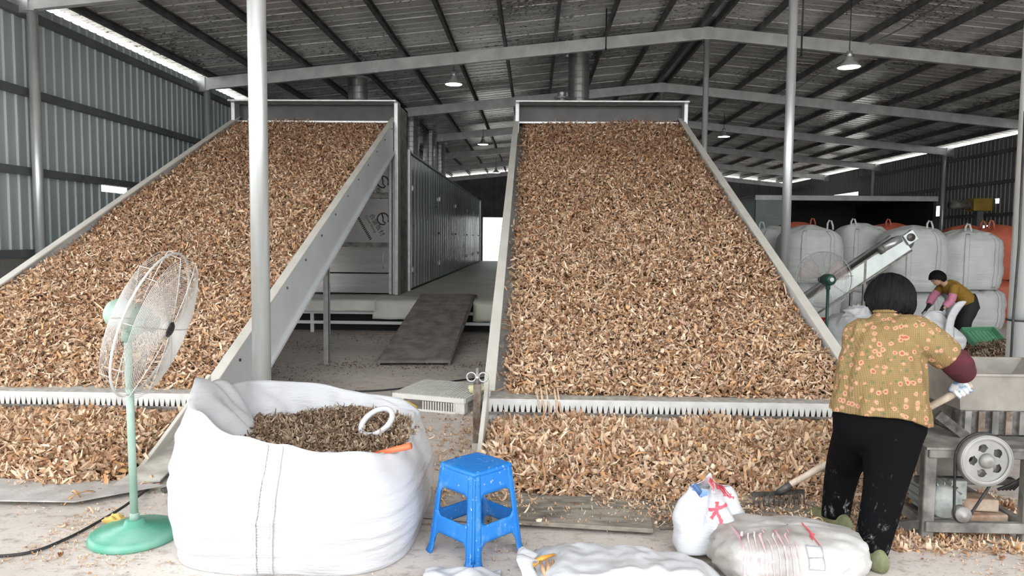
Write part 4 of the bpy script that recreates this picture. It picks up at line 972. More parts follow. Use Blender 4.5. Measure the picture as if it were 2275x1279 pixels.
rows = [  # px centre, y, width, z0, height, label
    (1712, 15.4, 1.0, 0.0, .88, 'lower white bulk bag left of the column behind the right conveyor'),
    (1712, 15.4, 1.0, .90, .92, 'upper white bulk bag left of the column behind the right conveyor'),
    (1795, 14.2, 1.12, 0.0, .80, 'lower white bulk bag right behind the dark green fan'),
    (1795, 14.2, 1.12, .82, 1.0, 'upper white bulk bag right behind the dark green fan'),
    (1907, 15.05, 1.04, 0.0, .82, 'lower white bulk bag beneath the one with tall upright loops'),
    (1907, 15.05, 1.04, .84, 1.04, 'upper white bulk bag with a raised corner, second from the column'),
    (2022, 14.0, 1.10, 0.0, .66, 'lower white bulk bag behind the head of the floral-shirted person'),
    (2022, 14.0, 1.10, .68, 1.14, 'tall upper white bulk bag behind the motor of the small silver conveyor'),
    (2160, 14.0, 1.00, 0.0, .72, 'lower white bulk bag right behind the bending person'),
    (2146, 13.9, 1.04, .74, 1.03, 'upper white bulk bag next to the orange bags, above the bending person'),
]
for i, (px, y, w_, z0, h, lb) in enumerate(rows): tonbag((bx(px, y), y, z0), w_, .95, h, 1.3 + i * 2.1, 'bag_grey', lb, WG, 1 + (i % 2), 'tuft' if z0 > 0 else None)
orng = [
    (2226, 15.2, .95, 0.0, .84, 'lower orange bulk bag standing right of the white bags'),
    (2213, 15.2, .95, .86, 1.02, 'upper orange bulk bag standing right of the white bags'),
    (2150, 16.2, 1.0, 0.0, .9, 'lower orange bulk bag hidden behind the rightmost white bags'),
    (2140, 16.2, 1.0, .92, .98, 'upper orange bulk bag peeking over the rightmost white bag'),
    (2272, 16.6, .80, 0.0, .9, 'lower orange bulk bag partly behind the right-hand column'),
    (2272, 16.6, .80, .92, .9, 'upper orange bulk bag partly behind the right-hand column'),
    (1975, 16.6, 1.0, .0, .92, 'lower orange bulk bag hidden behind the middle white bags'),
    (1975, 16.6, 1.0, .94, .99, 'upper orange bulk bag tip peeking over the middle white bags'),
    (1765, 16.8, 1.0, .0, .92, 'lower orange bulk bag hidden behind the white bags by the column'),
    (1765, 16.8, 1.0, .94, 1.0, 'upper orange bulk bag tip peeking over the white bags by the column'),
]
for i, (px, y, w_, z0, h, lb) in enumerate(orng):
    if z0 == 0 and i in (2, 6, 8): pass
    tonbag((bx(px, y), y, z0), w_, .9, h, 20.3 + i * 1.7, 'bag_orange', lb, OG, 1, 'tuft' if z0 > 0 else None)
# ---- half-full white bag in the middle, with a strap flap standing up
mb_ = thing('bulk_bag', (5.03, 9.6, 0), 'half-full open white bulk bag on the floor behind the floral-shirted person', 'bag')
def mid(u, v):
    th = u * 2 * math.pi; x, y = sup(th, .50, .45, 2.8); d = math.degrees(th); zr = .60 + .12 * math.sin(th * 2 + .5) + .08 * math.sin(3 * th + 2)
    k = 1 + .10 * math.sin(math.pi * v) - .22 * v ** 2 + .12 * nz((x * 2, y * 2, v * 4), 1, 6) + .08 * nz((x * 6, y * 6, v * 9), 1, 3) + .06 * v * math.sin(7 * th + v * 4); return Vector((5.03 + x * k, 9.6 + y * k, zr * v))
b = MB(); b.grid(mid, 84, 30, closeu=True); part(mb_, 'bag_wall', b, 'bag_white', [solid(.004)])
b = MB(); b.grid(lambda u, v: (lambda p: Vector((5.03 + (p.x - 5.03) * (1 - .8 * v), 9.6 + (p.y - 9.6) * (1 - .8 * v), p.z - .12 * v + .08 * nz((p.x * 5, p.y * 5, v * 3), 1, 2))))(mid(u, 1.0)), 84, 10, closeu=True); part(mb_, 'crumpled_rim', b, 'bag_white', [solid(.004)])
b = MB()
Yf = 9.15
fl_ = [(2142, 668, 12), (2132, 676, 13), (2120, 692, 12), (2111, 712, 10), (2108, 735, 11), (2110, 760, 14)]
rings = []
for px, py, hw in fl_:
    c_ = at(px, py, y=Yf); w2 = hw * 1.35 / 1600 * Yf; rings.append([c_ + Vector((-w2, 0, 0)), c_ + Vector((0, -.02, .02)), c_ + Vector((w2, 0, 0)), c_ + Vector((0, .02, 0))])
b.loft(rings); part(mb_, 'standing_flap', b, 'bag_white', [subsurf(1)])
sk2 = thing('bulk_bag', (3.95, 10.1, 0), 'slumped white bag leaning beside the red plastic basin, left of the half-full bag', 'bag')
part(sk2, 'bag_body', cushion('bag_body', (4.22, 9.80, .30), (.27, .30, .33), .3, 14.0, 2.4, .12, (56, 30)), 'bag_white')
part(sk2, 'tied_top', lump((4.36, 9.78, .64), (.16, .12, .11), 5.0, amp=.5, fr=2), 'bag_white')
# ---- small silver inclined conveyor
ec = thing('belt_elevator', (4.8, 10.9, 0), 'small silver inclined conveyor in front of the white bulk bags', 'conveyor')
lo_, hi_ = at(1745, 712, y=10.9), at(2002, 540, y=10.9)
dv = (hi_ - lo_).normalized(); upv = Vector((0, 1, 0)).cross(dv) * -1; upv = Vector((-dv.z, 0, dv.x))
MT['silver'] = M('silver_sheet', (.38, .42, .40), (.50, .54, .52), 3, .35, .6)
for yy in (-.16, .16):
    b = MB(); b.bar(lo_ + Vector((0, yy, 0)), hi_ + Vector((0, yy, 0)), .012, .26, tuple(upv)); part(ec, 'side_plate', b, 'silver')
b = MB(); b.bar(lo_ + upv * .10, hi_ + upv * .10, .31, .02, tuple(upv)); part(ec, 'belt', b, 'black')
for yy in (-.175, .175):
    for q in (.135, -.125): b = MB(); b.bar(lo_ + Vector((0, yy, 0)) + upv * q, hi_ + Vector((0, yy, 0)) + upv * q, .03, .022, tuple(upv)); part(ec, 'edge_rail', b, 'steel_dust')
e_ = hi_ + dv * .02; b = MB(); b.tube([e_ + Vector((0, -.14, 0)), e_ + Vector((0, .14, 0))], .10, 20); part(ec, 'head_roller', b, 'stainless')
g_ = at(2022, 527, y=10.72); Rg = Matrix.Rotation(-math.atan2(dv.z, dv.x), 3, 'Y')
b = MB(); b.box(g_, (.17, .05, .17), Rg); pb = part(ec, 'bearing_plate', b, 'silver', [bevel(.008)])
b = MB(); b.lathe([(.0, .03), (.022, .03), (.03, .02), (.055, .02), (.06, .0)], g_ + Vector((0, -.025, 0)), 20, Matrix.Rotation(math.pi / 2, 3, 'X')); part(pb, 'bearing', b, 'steel_dark')
b = MB(); m0, m1 = at(1962, 552, y=10.65), at(2000, 530, y=10.65); b.tube([m0, m1], .055, 16); mo = part(ec, 'drive_motor', b, 'galv')
b = MB(); b.tube([m0 - (m1 - m0) * .25, m0], .062, 16); part(mo, 'fan_cover', b, 'steel_dust')
for px, pt_, y in ((1922, 578, 10.75), (1893, 597, 11.05), (1790, 672, 10.75)):
    tp = at(px, pt_, y=y); b = MB(); b.box2((tp.x - .018, y - .018, 0), (tp.x + .018, y + .018, tp.z)); part(ec, 'leg', b, 'steel_dust')
a_, c_ = at(1890, 645, y=10.9), at(1922, 650, y=10.9); b = MB(); b.bar(a_, c_, .025, .025); part(ec, 'brace', b, 'steel_dust')
# ---- red basin, green basket, spilled dark chips
MT['red'] = M('red_plastic', (.52, .03, .04), (.62, .06, .06), 5, .4)
def tub(name, c, r0, r1, h, mat, label, cat, rot=0, sq=2.6, ex=1.0):
    t = thing(name, c, label, cat); cx, cy, cz = c; b = MB()
    def fn(u, v):
        th = u * 2 * math.pi; q = min(1, v / .45) if v < .5 else 1 - (v - .5) / .5 * .88; ins = 0 if v < .5 else .012
        zz = h * (v / .5) if v < .5 else h - (h - .015) * min(1, (v - .5) / .25); rr = (r0 + (r1 - r0) * (zz / h)) - ins
        if v > .75: rr *= max(0.02, 1 - (v - .75) / .25)
        x, y = sup(th, rr * ex, rr, sq); return Vector((cx + x * math.cos(rot) - y * math.sin(rot), cy + x * math.sin(rot) + y * math.cos(rot), cz + zz))
    b.grid(fn, 44, 25, closeu=True); part(t, 'shell', b, mat)
    b = MB(); b.tube([(lambda q: (cx + q[0] * math.cos(rot) - q[1] * math.sin(rot), cy + q[0] * math.sin(rot) + q[1] * math.cos(rot), cz + h))(sup(2 * math.pi * k / 40, r1 * ex, r1, sq)) for k in range(40)], .012, 8, closed=True); part(t, 'rim', b, mat)
    return t
tub('plastic_basin', (at(1829, 740, y=11.55).x, 11.55, 0), .17, .21, .36, 'red', 'red plastic basin standing behind the dark green fan pole', 'basin')
MT['green_pl'] = M('green_plastic', (.10, .30, .17), (.16, .38, .23), 6, .45)
gb = thing('plastic_basket', (6.75, 10.95, .1), 'shallow green ribbed plastic basket tipped on the spilled chips', 'basket')
gc = Vector((6.72, 10.9, .15)); GR = Matrix.Rotation(.25, 3, 'Z') @ Matrix.Rotation(math.radians(38), 3, 'X')
def gbx(nm, c, d): b = MB(); b.box(gc + GR @ Vector(c), d, GR); part(gb, nm, b, 'green_pl', [bevel(.006)])
gbx('base', (0, 0, 0), (.58, .38, .012))
for s in (-1, 1): gbx('side', (s * .29, 0, .04), (.012, .38, .09)); gbx('side', (0, s * .19, .04), (.58, .012, .09))
for k in range(8): gbx('rib', (-.25 + k * .071, 0, .012), (.014, .36, .014))
def hf_sp(x, y): return .16 * np.exp(-(((x - 7.2) / .75) ** 2 + ((y - 10.5) / .75) ** 2)) - .02 + .01 * np.sin(9 * x + 7 * y)
heap('dried_chip_heap', hf_sp, 5.9, 8.3, 9.3, 11.6, 9000, 'low heap of dark chips spilled on the floor before the bending person', 44, 1.0, PAL_D, PALW_D, (.10, .07, .05), (30, 30), ns=4, nc=2)
# ---- broken sheet openings and the burner on the dark wall
MT['yellow_paint'] = M('dull_yellow_paint', (.34, .22, .03), (.45, .30, .05), 5, .5)
bn = thing('burner_unit', (13.9, 25.5, 2.2), 'dull yellow burner motor with a dark pipe mounted high by the dark wall', 'burner')
q = at(2175, 455, y=24.5); 
b = MB(); b.box(q, (.62, .5, .42)); part(bn, 'casing', b, 'yellow_paint', [bevel(.04)]); 
b = MB(); b.tube([q + Vector((-.3, 0, 0)), q + Vector((-.95, 0, 0))], .16, 18); part(bn, 'pipe', b, 'steel_dust')
b = MB(); b.box2((q.x - .1, q.y - .1, 0), (q.x + .1, q.y + .1, q.z - .2)); part(bn, 'stand', b, 'girt')
b = MB(); b.box(q + Vector((.38, 0, .05)), (.14, .3, .3)); part(bn, 'fan_housing', b, 'steel_dark', [bevel(.03)])
bn.location = (q.x, q.y, 0)
for ch in bn.children:
    for v in ch.data.vertices: v.co += Vector((13.9, 25.5, 2.2)) - Vector((q.x, q.y, 0))
# ================================================================ shredder with hopper, rake
mc = thing('shredder_machine', (2.45, 4.1, 0), 'dusty steel shredder with a sheet-metal hopper, belt pulley and motor, at the right', 'machine')
FX0, FX1, FY0, FY1, FZ = 2.13, 2.66, 3.84, 4.45, .505
for x in (FX0, FX1):
    for y in (FY0, FY1):
        b = MB(); b.box2((x - .032, y - .004, 0), (x + .032, y + .004, FZ)); b.box2((x - .032 if x == FX1 else x - .032, y, 0), (x - .024, y + .05, FZ)); part(mc, 'leg', b, 'steel_dust', [bevel(.004, 1)])
for z in (.08, FZ - .02):
    for y in (FY0, FY1): b = MB(); b.box2((FX0 - .02, y - .02, z - .028), (FX1 + .02, y + .02, z + .028)); part(mc, 'frame_rail', b, 'steel_dust', [bevel(.004, 1)])
    for x in (FX0, FX1): b = MB(); b.box2((x - .02, FY0, z - .028), (x + .02, FY1, z + .028)); part(mc, 'frame_rail', b, 'steel_dust', [bevel(.004, 1)])
b = MB(); b.box2((FX0 - .04, FY0 - .03, FZ), (FX1 + .30, FY1, FZ + .012)); part(mc, 'table_plate', b, 'steel_dust')
b = MB(); b.box2((FX0, FY0 + .12, .27), (FX1, FY0 + .16, .305)); part(mc, 'cross_rail', b, 'steel_dark')
b = MB(); b.bar((2.02, 3.98, .02), (2.14, 3.86, .09), .05, .05); part(mc, 'foot_brace', b, 'steel_dust')
# hopper: open frustum
def frustum(x0, x1, y0, y1, z1, X0, X1, Y0_, Y1_, z0):
    b = MB(); T = [(x0, y0, z1), (x1, y0, z1), (x1, y1, z1 + .0), (x0, y1, z1)]; B = [(X0, Y0_, z0), (X1, Y0_, z0), (X1, Y1_, z0), (X0, Y1_, z0)]
    b.add(T + B, [(0, 1, 5, 4), (1, 2, 6, 5), (2, 3, 7, 6), (3, 0, 4, 7)]); return b
MT['hopper'] = M('mud_stained_sheet', (.22, .205, .18), (.36, .335, .30), 4, .65, .2, .1, 30)
hp = part(mc, 'hopper', frustum(2.36, 3.10, 4.02, 4.62, .872, 2.40, 2.80, 4.06, 4.40, .665), 'hopper', [solid(.006)])
T = [(2.36, 4.02, .872), (3.10, 4.02, .872), (3.10, 4.62, .872), (2.36, 4.62, .872)]
for i in range(4): b = MB(); b.bar(T[i], T[(i + 1) % 4], .022, .012); part(hp, 'rim', b, 'hopper')
b = MB(); b.box2((2.40, 4.06, .52), (2.80, 4.40, .667)); part(mc, 'throat', b, 'steel_dark', [bevel(.01)])
for k in range(5): b = MB(); b.box2((2.42 + k * .075, 4.045, .53), (2.455 + k * .075, 4.06, .66)); part(mc, 'guide_slat', b, 'rust' if k % 2 else 'steel_dust')
b = MB(); b.bar((2.27, 4.05, .64), (2.42, 4.02, .52), .03, .05); part(mc, 'stay', b, 'steel_dark')
# fly-wheel pulley
RXm = Matrix.Rotation(math.pi / 2, 3, 'X'); pc = Vector((2.345, 3.74, .478))
MT['pulley'] = M('grey_cast_pulley', (.26, .255, .24), (.36, .35, .335), 5, .5, .3)
def disc_holes(c, R, nh=5, rh=.022, rc=.068, th=.04):
    """disc with round windows: rings of quads around each hole, drawn as sectors"""
    b = MB(); ns = nh * 12
    for yo, flip in ((-th / 2, 1), (th / 2, -1)):
        prof_in, prof_out = .034, .102
        for k in range(ns):
            a0, a1 = 2 * math.pi * k / ns, 2 * math.pi * (k + 1) / ns
            def rr(a, inner):
                q = (a * nh / (2 * math.pi)) % 1.0; d = abs(q - .5) * 2 * math.pi / nh * rc
                hh = math.sqrt(max(0, rh * rh - d * d)); return rc - hh if inner else rc + hh
            def p(a, r): return (c.x + r * math.cos(a), c.y + yo, c.z + r * math.sin(a))
            b.add([p(a0, prof_in * .2), p(a1, prof_in * .2), p(a1, rr(a1, 1)), p(a0, rr(a0, 1))], [(0, 1, 2, 3)]); b.add([p(a0, rr(a0, 0)), p(a1, rr(a1, 0)), p(a1, R), p(a0, R)], [(0, 1, 2, 3)])
    b.lathe([(R, -th / 2 - .006), (R + .006, -th / 2 - .006), (R, 0), (R + .006, th / 2 + .006), (R, th / 2 + .006)], c, 48, RXm, cap=False)
    return b
pu = part(mc, 'pulley', disc_holes(pc, .128), 'pulley')
b = MB(); b.lathe([(0, .05), (.02, .05), (.036, .034), (.04, .02)], pc, 24, RXm); part(pu, 'hub', b, 'pulley')
b = MB(); b.lathe([(.110, .026), (.122, .030), (.127, .026)], pc, 40, RXm, cap=False); part(pu, 'rim_ridge', b, 'pulley')
b = MB(); b.tube([pc, pc + Vector((0, .42, .0))], .02, 14); part(mc, 'shaft', b, 'steel_dark')
b = MB(); b.box(pc + Vector((0, .12, -.0)), (.10, .05, .09)); part(mc, 'bearing_block', b, 'steel_dark', [bevel(.012)])
# motor under the table
MT['motor'] = M('dusty_teal_motor', (.20, .24, .23), (.42, .43, .40), 12, .6, .2, .2, 60)
mo_c = Vector((2.235, 3.98, .20)); b = MB(); b.lathe([(0, -.12), (.085, -.12), (.092, -.10), (.092, .10), (.08, .125), (0, .125)], mo_c, 28, RXm); mot = part(mc, 'motor', b, 'motor')
for k in range(16):
    a = 2 * math.pi * k / 16; b = MB(); b.bar(mo_c + Vector((.098 * math.cos(a), -.095, .098 * math.sin(a))), mo_c + Vector((.098 * math.cos(a), .095, .098 * math.sin(a))), .006, .018, (math.cos(a), 0, math.sin(a))); part(mot, 'cooling_fin', b, 'motor')
b = MB(); b.box(mo_c + Vector((0, 0, -.10)), (.20, .20, .03)); part(mot, 'mount', b, 'steel_dark')
sp_c = Vector((2.262, 3.77, .178)); b = MB(); b.lathe([(0, -.02), (.042, -.02), (.036, 0), (.042, .02), (.018, .022), (.016, .03), (0, .03)], sp_c, 28, RXm); part(mot, 'motor_pulley', b, 'pulley')
b = MB()
bl = []
for k in range(13): a = math.pi * k / 12 + .02; bl.append(pc + Vector((.135 * math.cos(a), 0, .135 * math.sin(a))))
for k in range(9): a = math.pi + math.pi * k / 8; bl.append(sp_c + Vector((.043 * math.cos(a), -.03 + .03, .043 * math.sin(a))))
bl = [Vector((p.x, 3.762, p.z)) for p in bl]; b.tube(bl, .007, 6, closed=True); part(mc, 'drive_belt', b, 'black')
b = MB(); b.box((2.34, 3.98, .245), (.09, .10, .11)); part(mc, 'junction_box', b, 'motor', [bevel(.01)])
b = MB(); b.lathe([(0, -.01), (.10, -.01), (.105, 0), (.10, .02), (0, .02)], (2.66, 4.30, .34), 32, RXm); part(mc, 'round_cover', b, 'cream_dusty')
b = MB(); b.box((2.36, 4.2, .33), (.18, .12, .2)); part(mc, 'housing', b, 'hopper', [bevel(.02)])
for k in range(5):
    b = MB(); x = 2.80 + .02 * k; b.tube([(x, 4.0, .70), (x + .02, 3.97, .62), (x + .01, 3.98, .52), (x - .04, 3.95, .42), (x - .16, 3.92, .30 + .02 * k), (x - .26, 3.92, .26)], .008, 6); part(mc, 'hanging_wire', b, 'black')
MT['brick'] = M('dusty_clay_block', (.24, .13, .08), (.44, .36, .28), 8, .85, 0, .3, 40)
for i, (c, r, lb) in enumerate((((2.50, 3.98, .07), .1, 'dusty clay block lying on the floor under the shredder frame'), ((2.47, 4.02, .155), -.12, 'reddish clay block stacked on another under the shredder frame'))):
    b = MB(); b.box(c, (.22, .12, .07 if i else .09), Matrix.Rotation(r, 3, 'Z')); single('clay_block', b, 'brick', lb, 'block', (c[0], c[1], c[2] - .04), mods=[bevel(.01)])
b = MB(); b.bar((2.345, 3.99, .85), (2.375, 3.97, .92), .035, .02); 
# cable tied along the right-hand column
b = MB(); b.tube([(3.79 - .078, 5.66, .1), (3.79 - .080, 5.66, 1.0), (3.79 - .074, 5.65, 1.6), (3.79 - .08, 5.66, 2.6)], .009, 8)
for z in (1.0,): b.tube([(3.79 + .08 * math.cos(a), 5.72 + .08 * math.sin(a), z) for a in [2 * math.pi * k / 24 for k in range(24)]], .008, 6, closed=True)
single('power_cable', b, 'black', 'black cable tied to the right-hand column beside the hopper', 'cable', (3.78, 5.66, .1))
# rake
MT['wood'] = M('worn_bamboo', (.44, .35, .26), (.66, .57, .47), 6, .6, 0, .15, 50, stretch=(3, 3, .4))
RK0, RK1 = Vector((1.47, 4.27, .10)), Vector((2.335, 3.865, .85))
rk = thing('garden_rake', (1.47, 4.27, 0), 'dark steel rake with a pale bamboo handle held by the floral-shirted person', 'rake')
b = MB(); nseg = 9; pts = [RK0.lerp(RK1, k / 18) for k in range(19)]; b.tube(pts, [.0185 + (.0025 if k % 4 == 0 else 0) for k in range(19)], 14); part(rk, 'handle', b, 'wood')
hx = Vector((.97, .22, 0)).normalized()
b = MB(); b.bar(RK0 - hx * .17 + Vector((0, -.02, -.0)), RK0 + hx * .17 + Vector((0, -.02, -.0)), .022, .022); hdp = part(rk, 'head_bar', b, 'steel_dark')
for k in range(11):
    q = RK0 + hx * (-.165 + .033 * k) + Vector((0, -.02, 0)); b = MB(); b.tube([q, q + Vector((.0, -.02, -.015)), q + Vector((0, -.028, -.075))], [.007, .0065, .004], 6); part(hdp, 'tooth', b, 'steel_dark')
b = MB(); b.tube([RK0 + Vector((0, -.02, 0)), RK0.lerp(RK1, .08)], .022, 12); part(rk, 'ferrule', b, 'steel_dark')
# ================================================================ people
def ellrings(b, rows, n=28, cap=True):
    """rows: (centre, right-vector scaled, depth-vector scaled)"""
    rings = []
    for c, r, d in rows:
        c, r, d = Vector(c), Vector(r), Vector(d); rings.append([c + r * math.cos(a) + d * math.sin(a) for a in [2 * math.pi * k / n for k in range(n)]])
    b.loft(rings, cap, True); return b
def frame(p0, p1, rt):
    u = (Vector(p1) - Vector(p0)).normalized(); r = Vector(rt); r = (r - u * r.dot(u)).normalized(); return u, r, r.cross(u) * -1
def limb(b, pts, rs, n=18, sub=4):
    P_, R_ = [], []
    for i in range(len(pts) - 1):
        for k in range(sub):
            t = k / sub; p0, p1, p2, p3 = [Vector(pts[max(0, min(len(pts) - 1, j))]) for j in (i - 1, i, i + 1, i + 2)]
            P_.append(.5 * ((2 * p1) + (p2 - p0) * t + (2 * p0 - 5 * p1 + 4 * p2 - p3) * t * t + (3 * p1 - p0 - 3 * p2 + p3) * t ** 3)); R_.append(rs[i] + (rs[i + 1] - rs[i]) * t)
    P_.append(Vector(pts[-1])); R_.append(rs[-1]); b.tube(P_, R_, n); return b
def head(b, c, up, fwd, s):
    """skull, jaw, nose, ears, eye ridges, lips; s = head height"""
    up, fwd = Vector(up).normalized(), Vector(fwd).normalized(); fwd = (fwd - up * fwd.dot(up)).normalized(); rt = fwd.cross(up)
    rows = []
    for t, a, d, o in ((-.5, .10, .13, .13), (-.44, .20, .24, .11), (-.32, .29, .33, .06), (-.15, .34, .40, .01), (.05, .37, .46, -.02), (.22, .37, .47, -.04), (.36, .31, .40, -.04), (.45, .20, .27, -.03), (.5, .06, .09, -.03)):
        rows.append((c + up * t * s + fwd * o * s, rt * a * s, fwd * d * s))
    ellrings(b, rows, 28)
    b.tube([c + fwd * .40 * s + up * .06 * s, c + fwd * .50 * s - up * .06 * s, c + fwd * .41 * s - up * .11 * s], [.03 * s, .055 * s, .03 * s], 10)
    for q in (-1, 1):
        e = c + rt * q * .37 * s - fwd * .02 * s - up * .02 * s; b.tube([e + up * .10 * s, e + rt * q * .04 * s + up * .02 * s, e - up * .11 * s], [.03 * s, .05 * s, .03 * s], 8)
        b.tube([c + fwd * .42 * s + rt * q * .06 * s + up * .09 * s, c + fwd * .38 * s + rt * q * .24 * s + up * .08 * s], [.03 * s, .03 * s], 8)
    b.tube([c + fwd * .40 * s - up * .22 * s - rt * .10 * s, c + fwd * .43 * s - up * .21 * s, c + fwd * .40 * s - up * .22 * s + rt * .10 * s], [.02 * s, .03 * s, .02 * s], 8)
def eyes(parent, c, up, fwd, s):
    up, fwd = Vector(up).normalized(), Vector(fwd).normalized(); fwd = (fwd - up * fwd.dot(up)).normalized(); rt = fwd.cross(up)
    for q in (-1, 1):
        b = MB(); b.lathe([(0, -.03 * s), (.035 * s, -.02 * s), (.045 * s, 0), (.035 * s, .02 * s), (0, .03 * s)], c + fwd * .395 * s + rt * q * .15 * s, 12); part(parent, 'eye', b, 'blacksheet')
def hair_cap(b, c, up, fwd, s, seed, low=-.28, face=.02):
    up, fwd = Vector(up).normalized(), Vector(fwd).normalized(); fwd = (fwd - up * fwd.dot(up)).normalized(); rt = fwd.cross(up)
    def fn(u, v):
        th = u * 2 * math.pi; f = math.cos(th)                       # f=1 at the face
        lo = low + (face - low) * max(0, f) ** .6 + .035 * math.sin(th * 23 + seed) + .03 * math.sin(th * 41) + .05 * nz((math.cos(th) * 6, math.sin(th) * 6, 0), 1, seed)
        ph0 = math.asin(max(-.95, min(.95, lo / .56))); ph = ph0 + (math.pi / 2 - ph0) * v
        k = 1 + .05 * nz((math.cos(th) * 3, math.sin(th) * 3, v * 3), 1, seed) + .02 * math.sin(th * 37 + v * 9) + .03 * nz((math.cos(th) * 9, math.sin(th) * 9, v * 6), 1, seed + 3)
        fl = .06 * (1 - v) ** 2
        return c + (rt * math.sin(th) * (.45 + fl) + fwd * (f * (.53 + fl) - .05)) * s * math.cos(ph) * k + up * math.sin(ph) * .57 * s * k
    b.grid(fn, 120, 26, closeu=True); return b
def hand_grip(b, g, ax, wrist, rh, s=1.0):
    """palm and five fingers closed around a rod through g along ax; wrist = where the arm arrives"""
    ax = Vector(ax).normalized(); g, wrist = Vector(g), Vector(wrist); o = wrist - g; o = (o - ax * o.dot(ax)).normalized(); t = ax.cross(o)
    kn = g + o * (rh + .016 * s)
    ellrings(b, [(wrist, ax * .030 * s, t * .024 * s), (wrist.lerp(kn, .5), ax * .040 * s, t * .020 * s), (kn, ax * .043 * s, t * .019 * s), (kn - o * .006, ax * .040 * s, t * .014 * s)], 18)
    for k, ln in enumerate((.85, 1.0, .95, .75)):
        off = ax * (-.031 + .0207 * k) * s; R = rh + .0095 * s; pts = []
        for j in range(8): a = (.15 + ln * 3.4 * j / 7); pts.append(g + off + (o * math.cos(a) + t * math.sin(a)) * R)
        b.tube(pts, [.0105 * s - .0004 * j for j in range(8)], 10)
    pts = []
    for j in range(6): a = -(.2 + 2.3 * j / 5); pts.append(g - ax * (.045 - .006 * j) * s + (o * math.cos(a) + t * math.sin(a)) * (rh + .011 * s))
    b.tube([wrist.lerp(kn, .35) - ax * .025 * s] + pts, [.014 * s, .013 * s, .012 * s, .0115 * s, .011 * s, .010 * s, .008 * s], 10)
    return b
def shoe(b, ank, fw, s=1.0):
    ank, fw = Vector(ank), Vector(fw).normalized(); rt = fw.cross(Vector((0, 0, 1)))
    rows = [(-.085, .026, .035, .05), (-.06, .036, .05, .05), (0, .040, .055, .052), (.06, .044, .04, .042), (.12, .046, .030, .034), (.16, .036, .022, .026), (.178, .012, .010, .020)]
    rings = []
    for d, w_, hgt, zc in rows:
        c = Vector((ank.x, ank.y, 0)) + fw * d * s; rings.append([Vector((c.x, c.y, max(.003, zc * s * .8 + hgt * s * math.sin(a)))) + rt * w_ * s * math.cos(a) for a in [2 * math.pi * k / 18 for k in range(18)]])
    b.loft(rings, True, True); return b
MT['skin'] = M('skin', (.50, .29, .20), (.56, .34, .24), 6, .55)
MT['hair'] = M('black_hair', (.004, .004, .005), (.012, .011, .013), 30, .5, 0, .5, 60, stretch=(6, 6, 1), spec=.12)
def floral():
    m, n, l, b = nt('mustard_floral_cotton'); tc = n.new('ShaderNodeTexCoord'); v = tc.outputs['Object']
    base = ramp(n, l, tex_noise(n, l, 5, 4, .6, v), [(.35, (.15, .093, .03)), (.65, (.21, .138, .052))])
    ck = n.new('ShaderNodeTexWave'); ck.inputs['Scale'].default_value = 34; ck.bands_direction = 'Z'; l.new(v, ck.inputs[0]); ck2 = n.new('ShaderNodeTexWave'); ck2.inputs['Scale'].default_value = 34; ck2.bands_direction = 'X'; l.new(v, ck2.inputs[0])
    base = mixc(n, l, .10, base, ramp(n, l, ck.outputs[1], [(.3, (.2, .14, .06)), (.7, (.6, .5, .3))])); base = mixc(n, l, .10, base, ramp(n, l, ck2.outputs[1], [(.3, (.2, .14, .06)), (.7, (.6, .5, .3))]))
    def vor(sc, off, ang):
        mp = n.new('ShaderNodeMapping'); mp.inputs['Location'].default_value = off; l.new(v, mp.inputs[0])
        wn = tex_noise(n, l, 38, 3, .6, mp.outputs[0]); 
        vo = n.new('ShaderNodeTexVoronoi'); vo.inputs['Scale'].default_value = sc; vo.inputs['Randomness'].default_value = .85; l.new(mp.outputs[0], vo.inputs['Vector'])
        ad = n.new('ShaderNodeMath'); ad.operation = 'MULTIPLY_ADD'; l.new(wn, ad.inputs[0]); ad.inputs[1].default_value = .75; l.new(vo.outputs['Distance'], ad.inputs[2]); return ad.outputs[0]
    d2 = vor(27, (3.1, .7, 1.9), 0); base = mixc(n, l, ramp(n, l, d2, [(.58, (1, 1, 1)), (.62, (0, 0, 0))]), base, (.14, .14, .065))
    d1 = vor(25, (0, 0, 0), 0)
    base = mixc(n, l, ramp(n, l, d1, [(.70, (1, 1, 1)), (.73, (0, 0, 0))]), base, (.40, .21, .12)); base = mixc(n, l, ramp(n, l, d1, [(.62, (1, 1, 1)), (.66, (0, 0, 0))]), base, (.46, .29, .19)); base = mixc(n, l, ramp(n, l, d1, [(.50, (1, 1, 1)), (.54, (0, 0, 0))]), base, (.36, .10, .07))
    l.new(base, b.inputs['Base Color']); b.inputs['Roughness'].default_value = .8; b.inputs['Specular IOR Level'].default_value = .2
    bump(n, l, b, tex_noise(n, l, 5, 3, .5, v, (2.2, 2.2, .45)), .9, .05); return m
MT['floral'] = floral()
def dusty_black():
    m, n, l, b = nt('dusty_black_trousers'); tc = n.new('ShaderNodeTexCoord'); v = tc.outputs['Object']
    a = tex_noise(n, l, 17, 6, .75, v, (1.2, 1.2, .8), dist=.5); g = n.new('ShaderNodeSeparateXYZ'); l.new(v, g.inputs[0])
    gm_ = n.new('ShaderNodeMapRange'); gm_.inputs[1].default_value = .75; gm_.inputs[2].default_value = .1; gm_.inputs[3].default_value = -.14; gm_.inputs[4].default_value = .045; l.new(g.outputs[2], gm_.inputs[0])
    s_ = n.new('ShaderNodeMath'); s_.operation = 'ADD'; l.new(a, s_.inputs[0]); l.new(gm_.outputs[0], s_.inputs[1])
    l.new(ramp(n, l, s_.outputs[0], [(.57, (.004, .0038, .0045)), (.63, (.045, .045, .046)), (.71, (.42, .41, .40))]), b.inputs['Base Color']); b.inputs['Roughness'].default_value = .9; b.inputs['Specular IOR Level'].default_value = .08
    bump(n, l, b, tex_noise(n, l, 7, 3, .5, v, (1, 1, .6)), .4, .02); return m
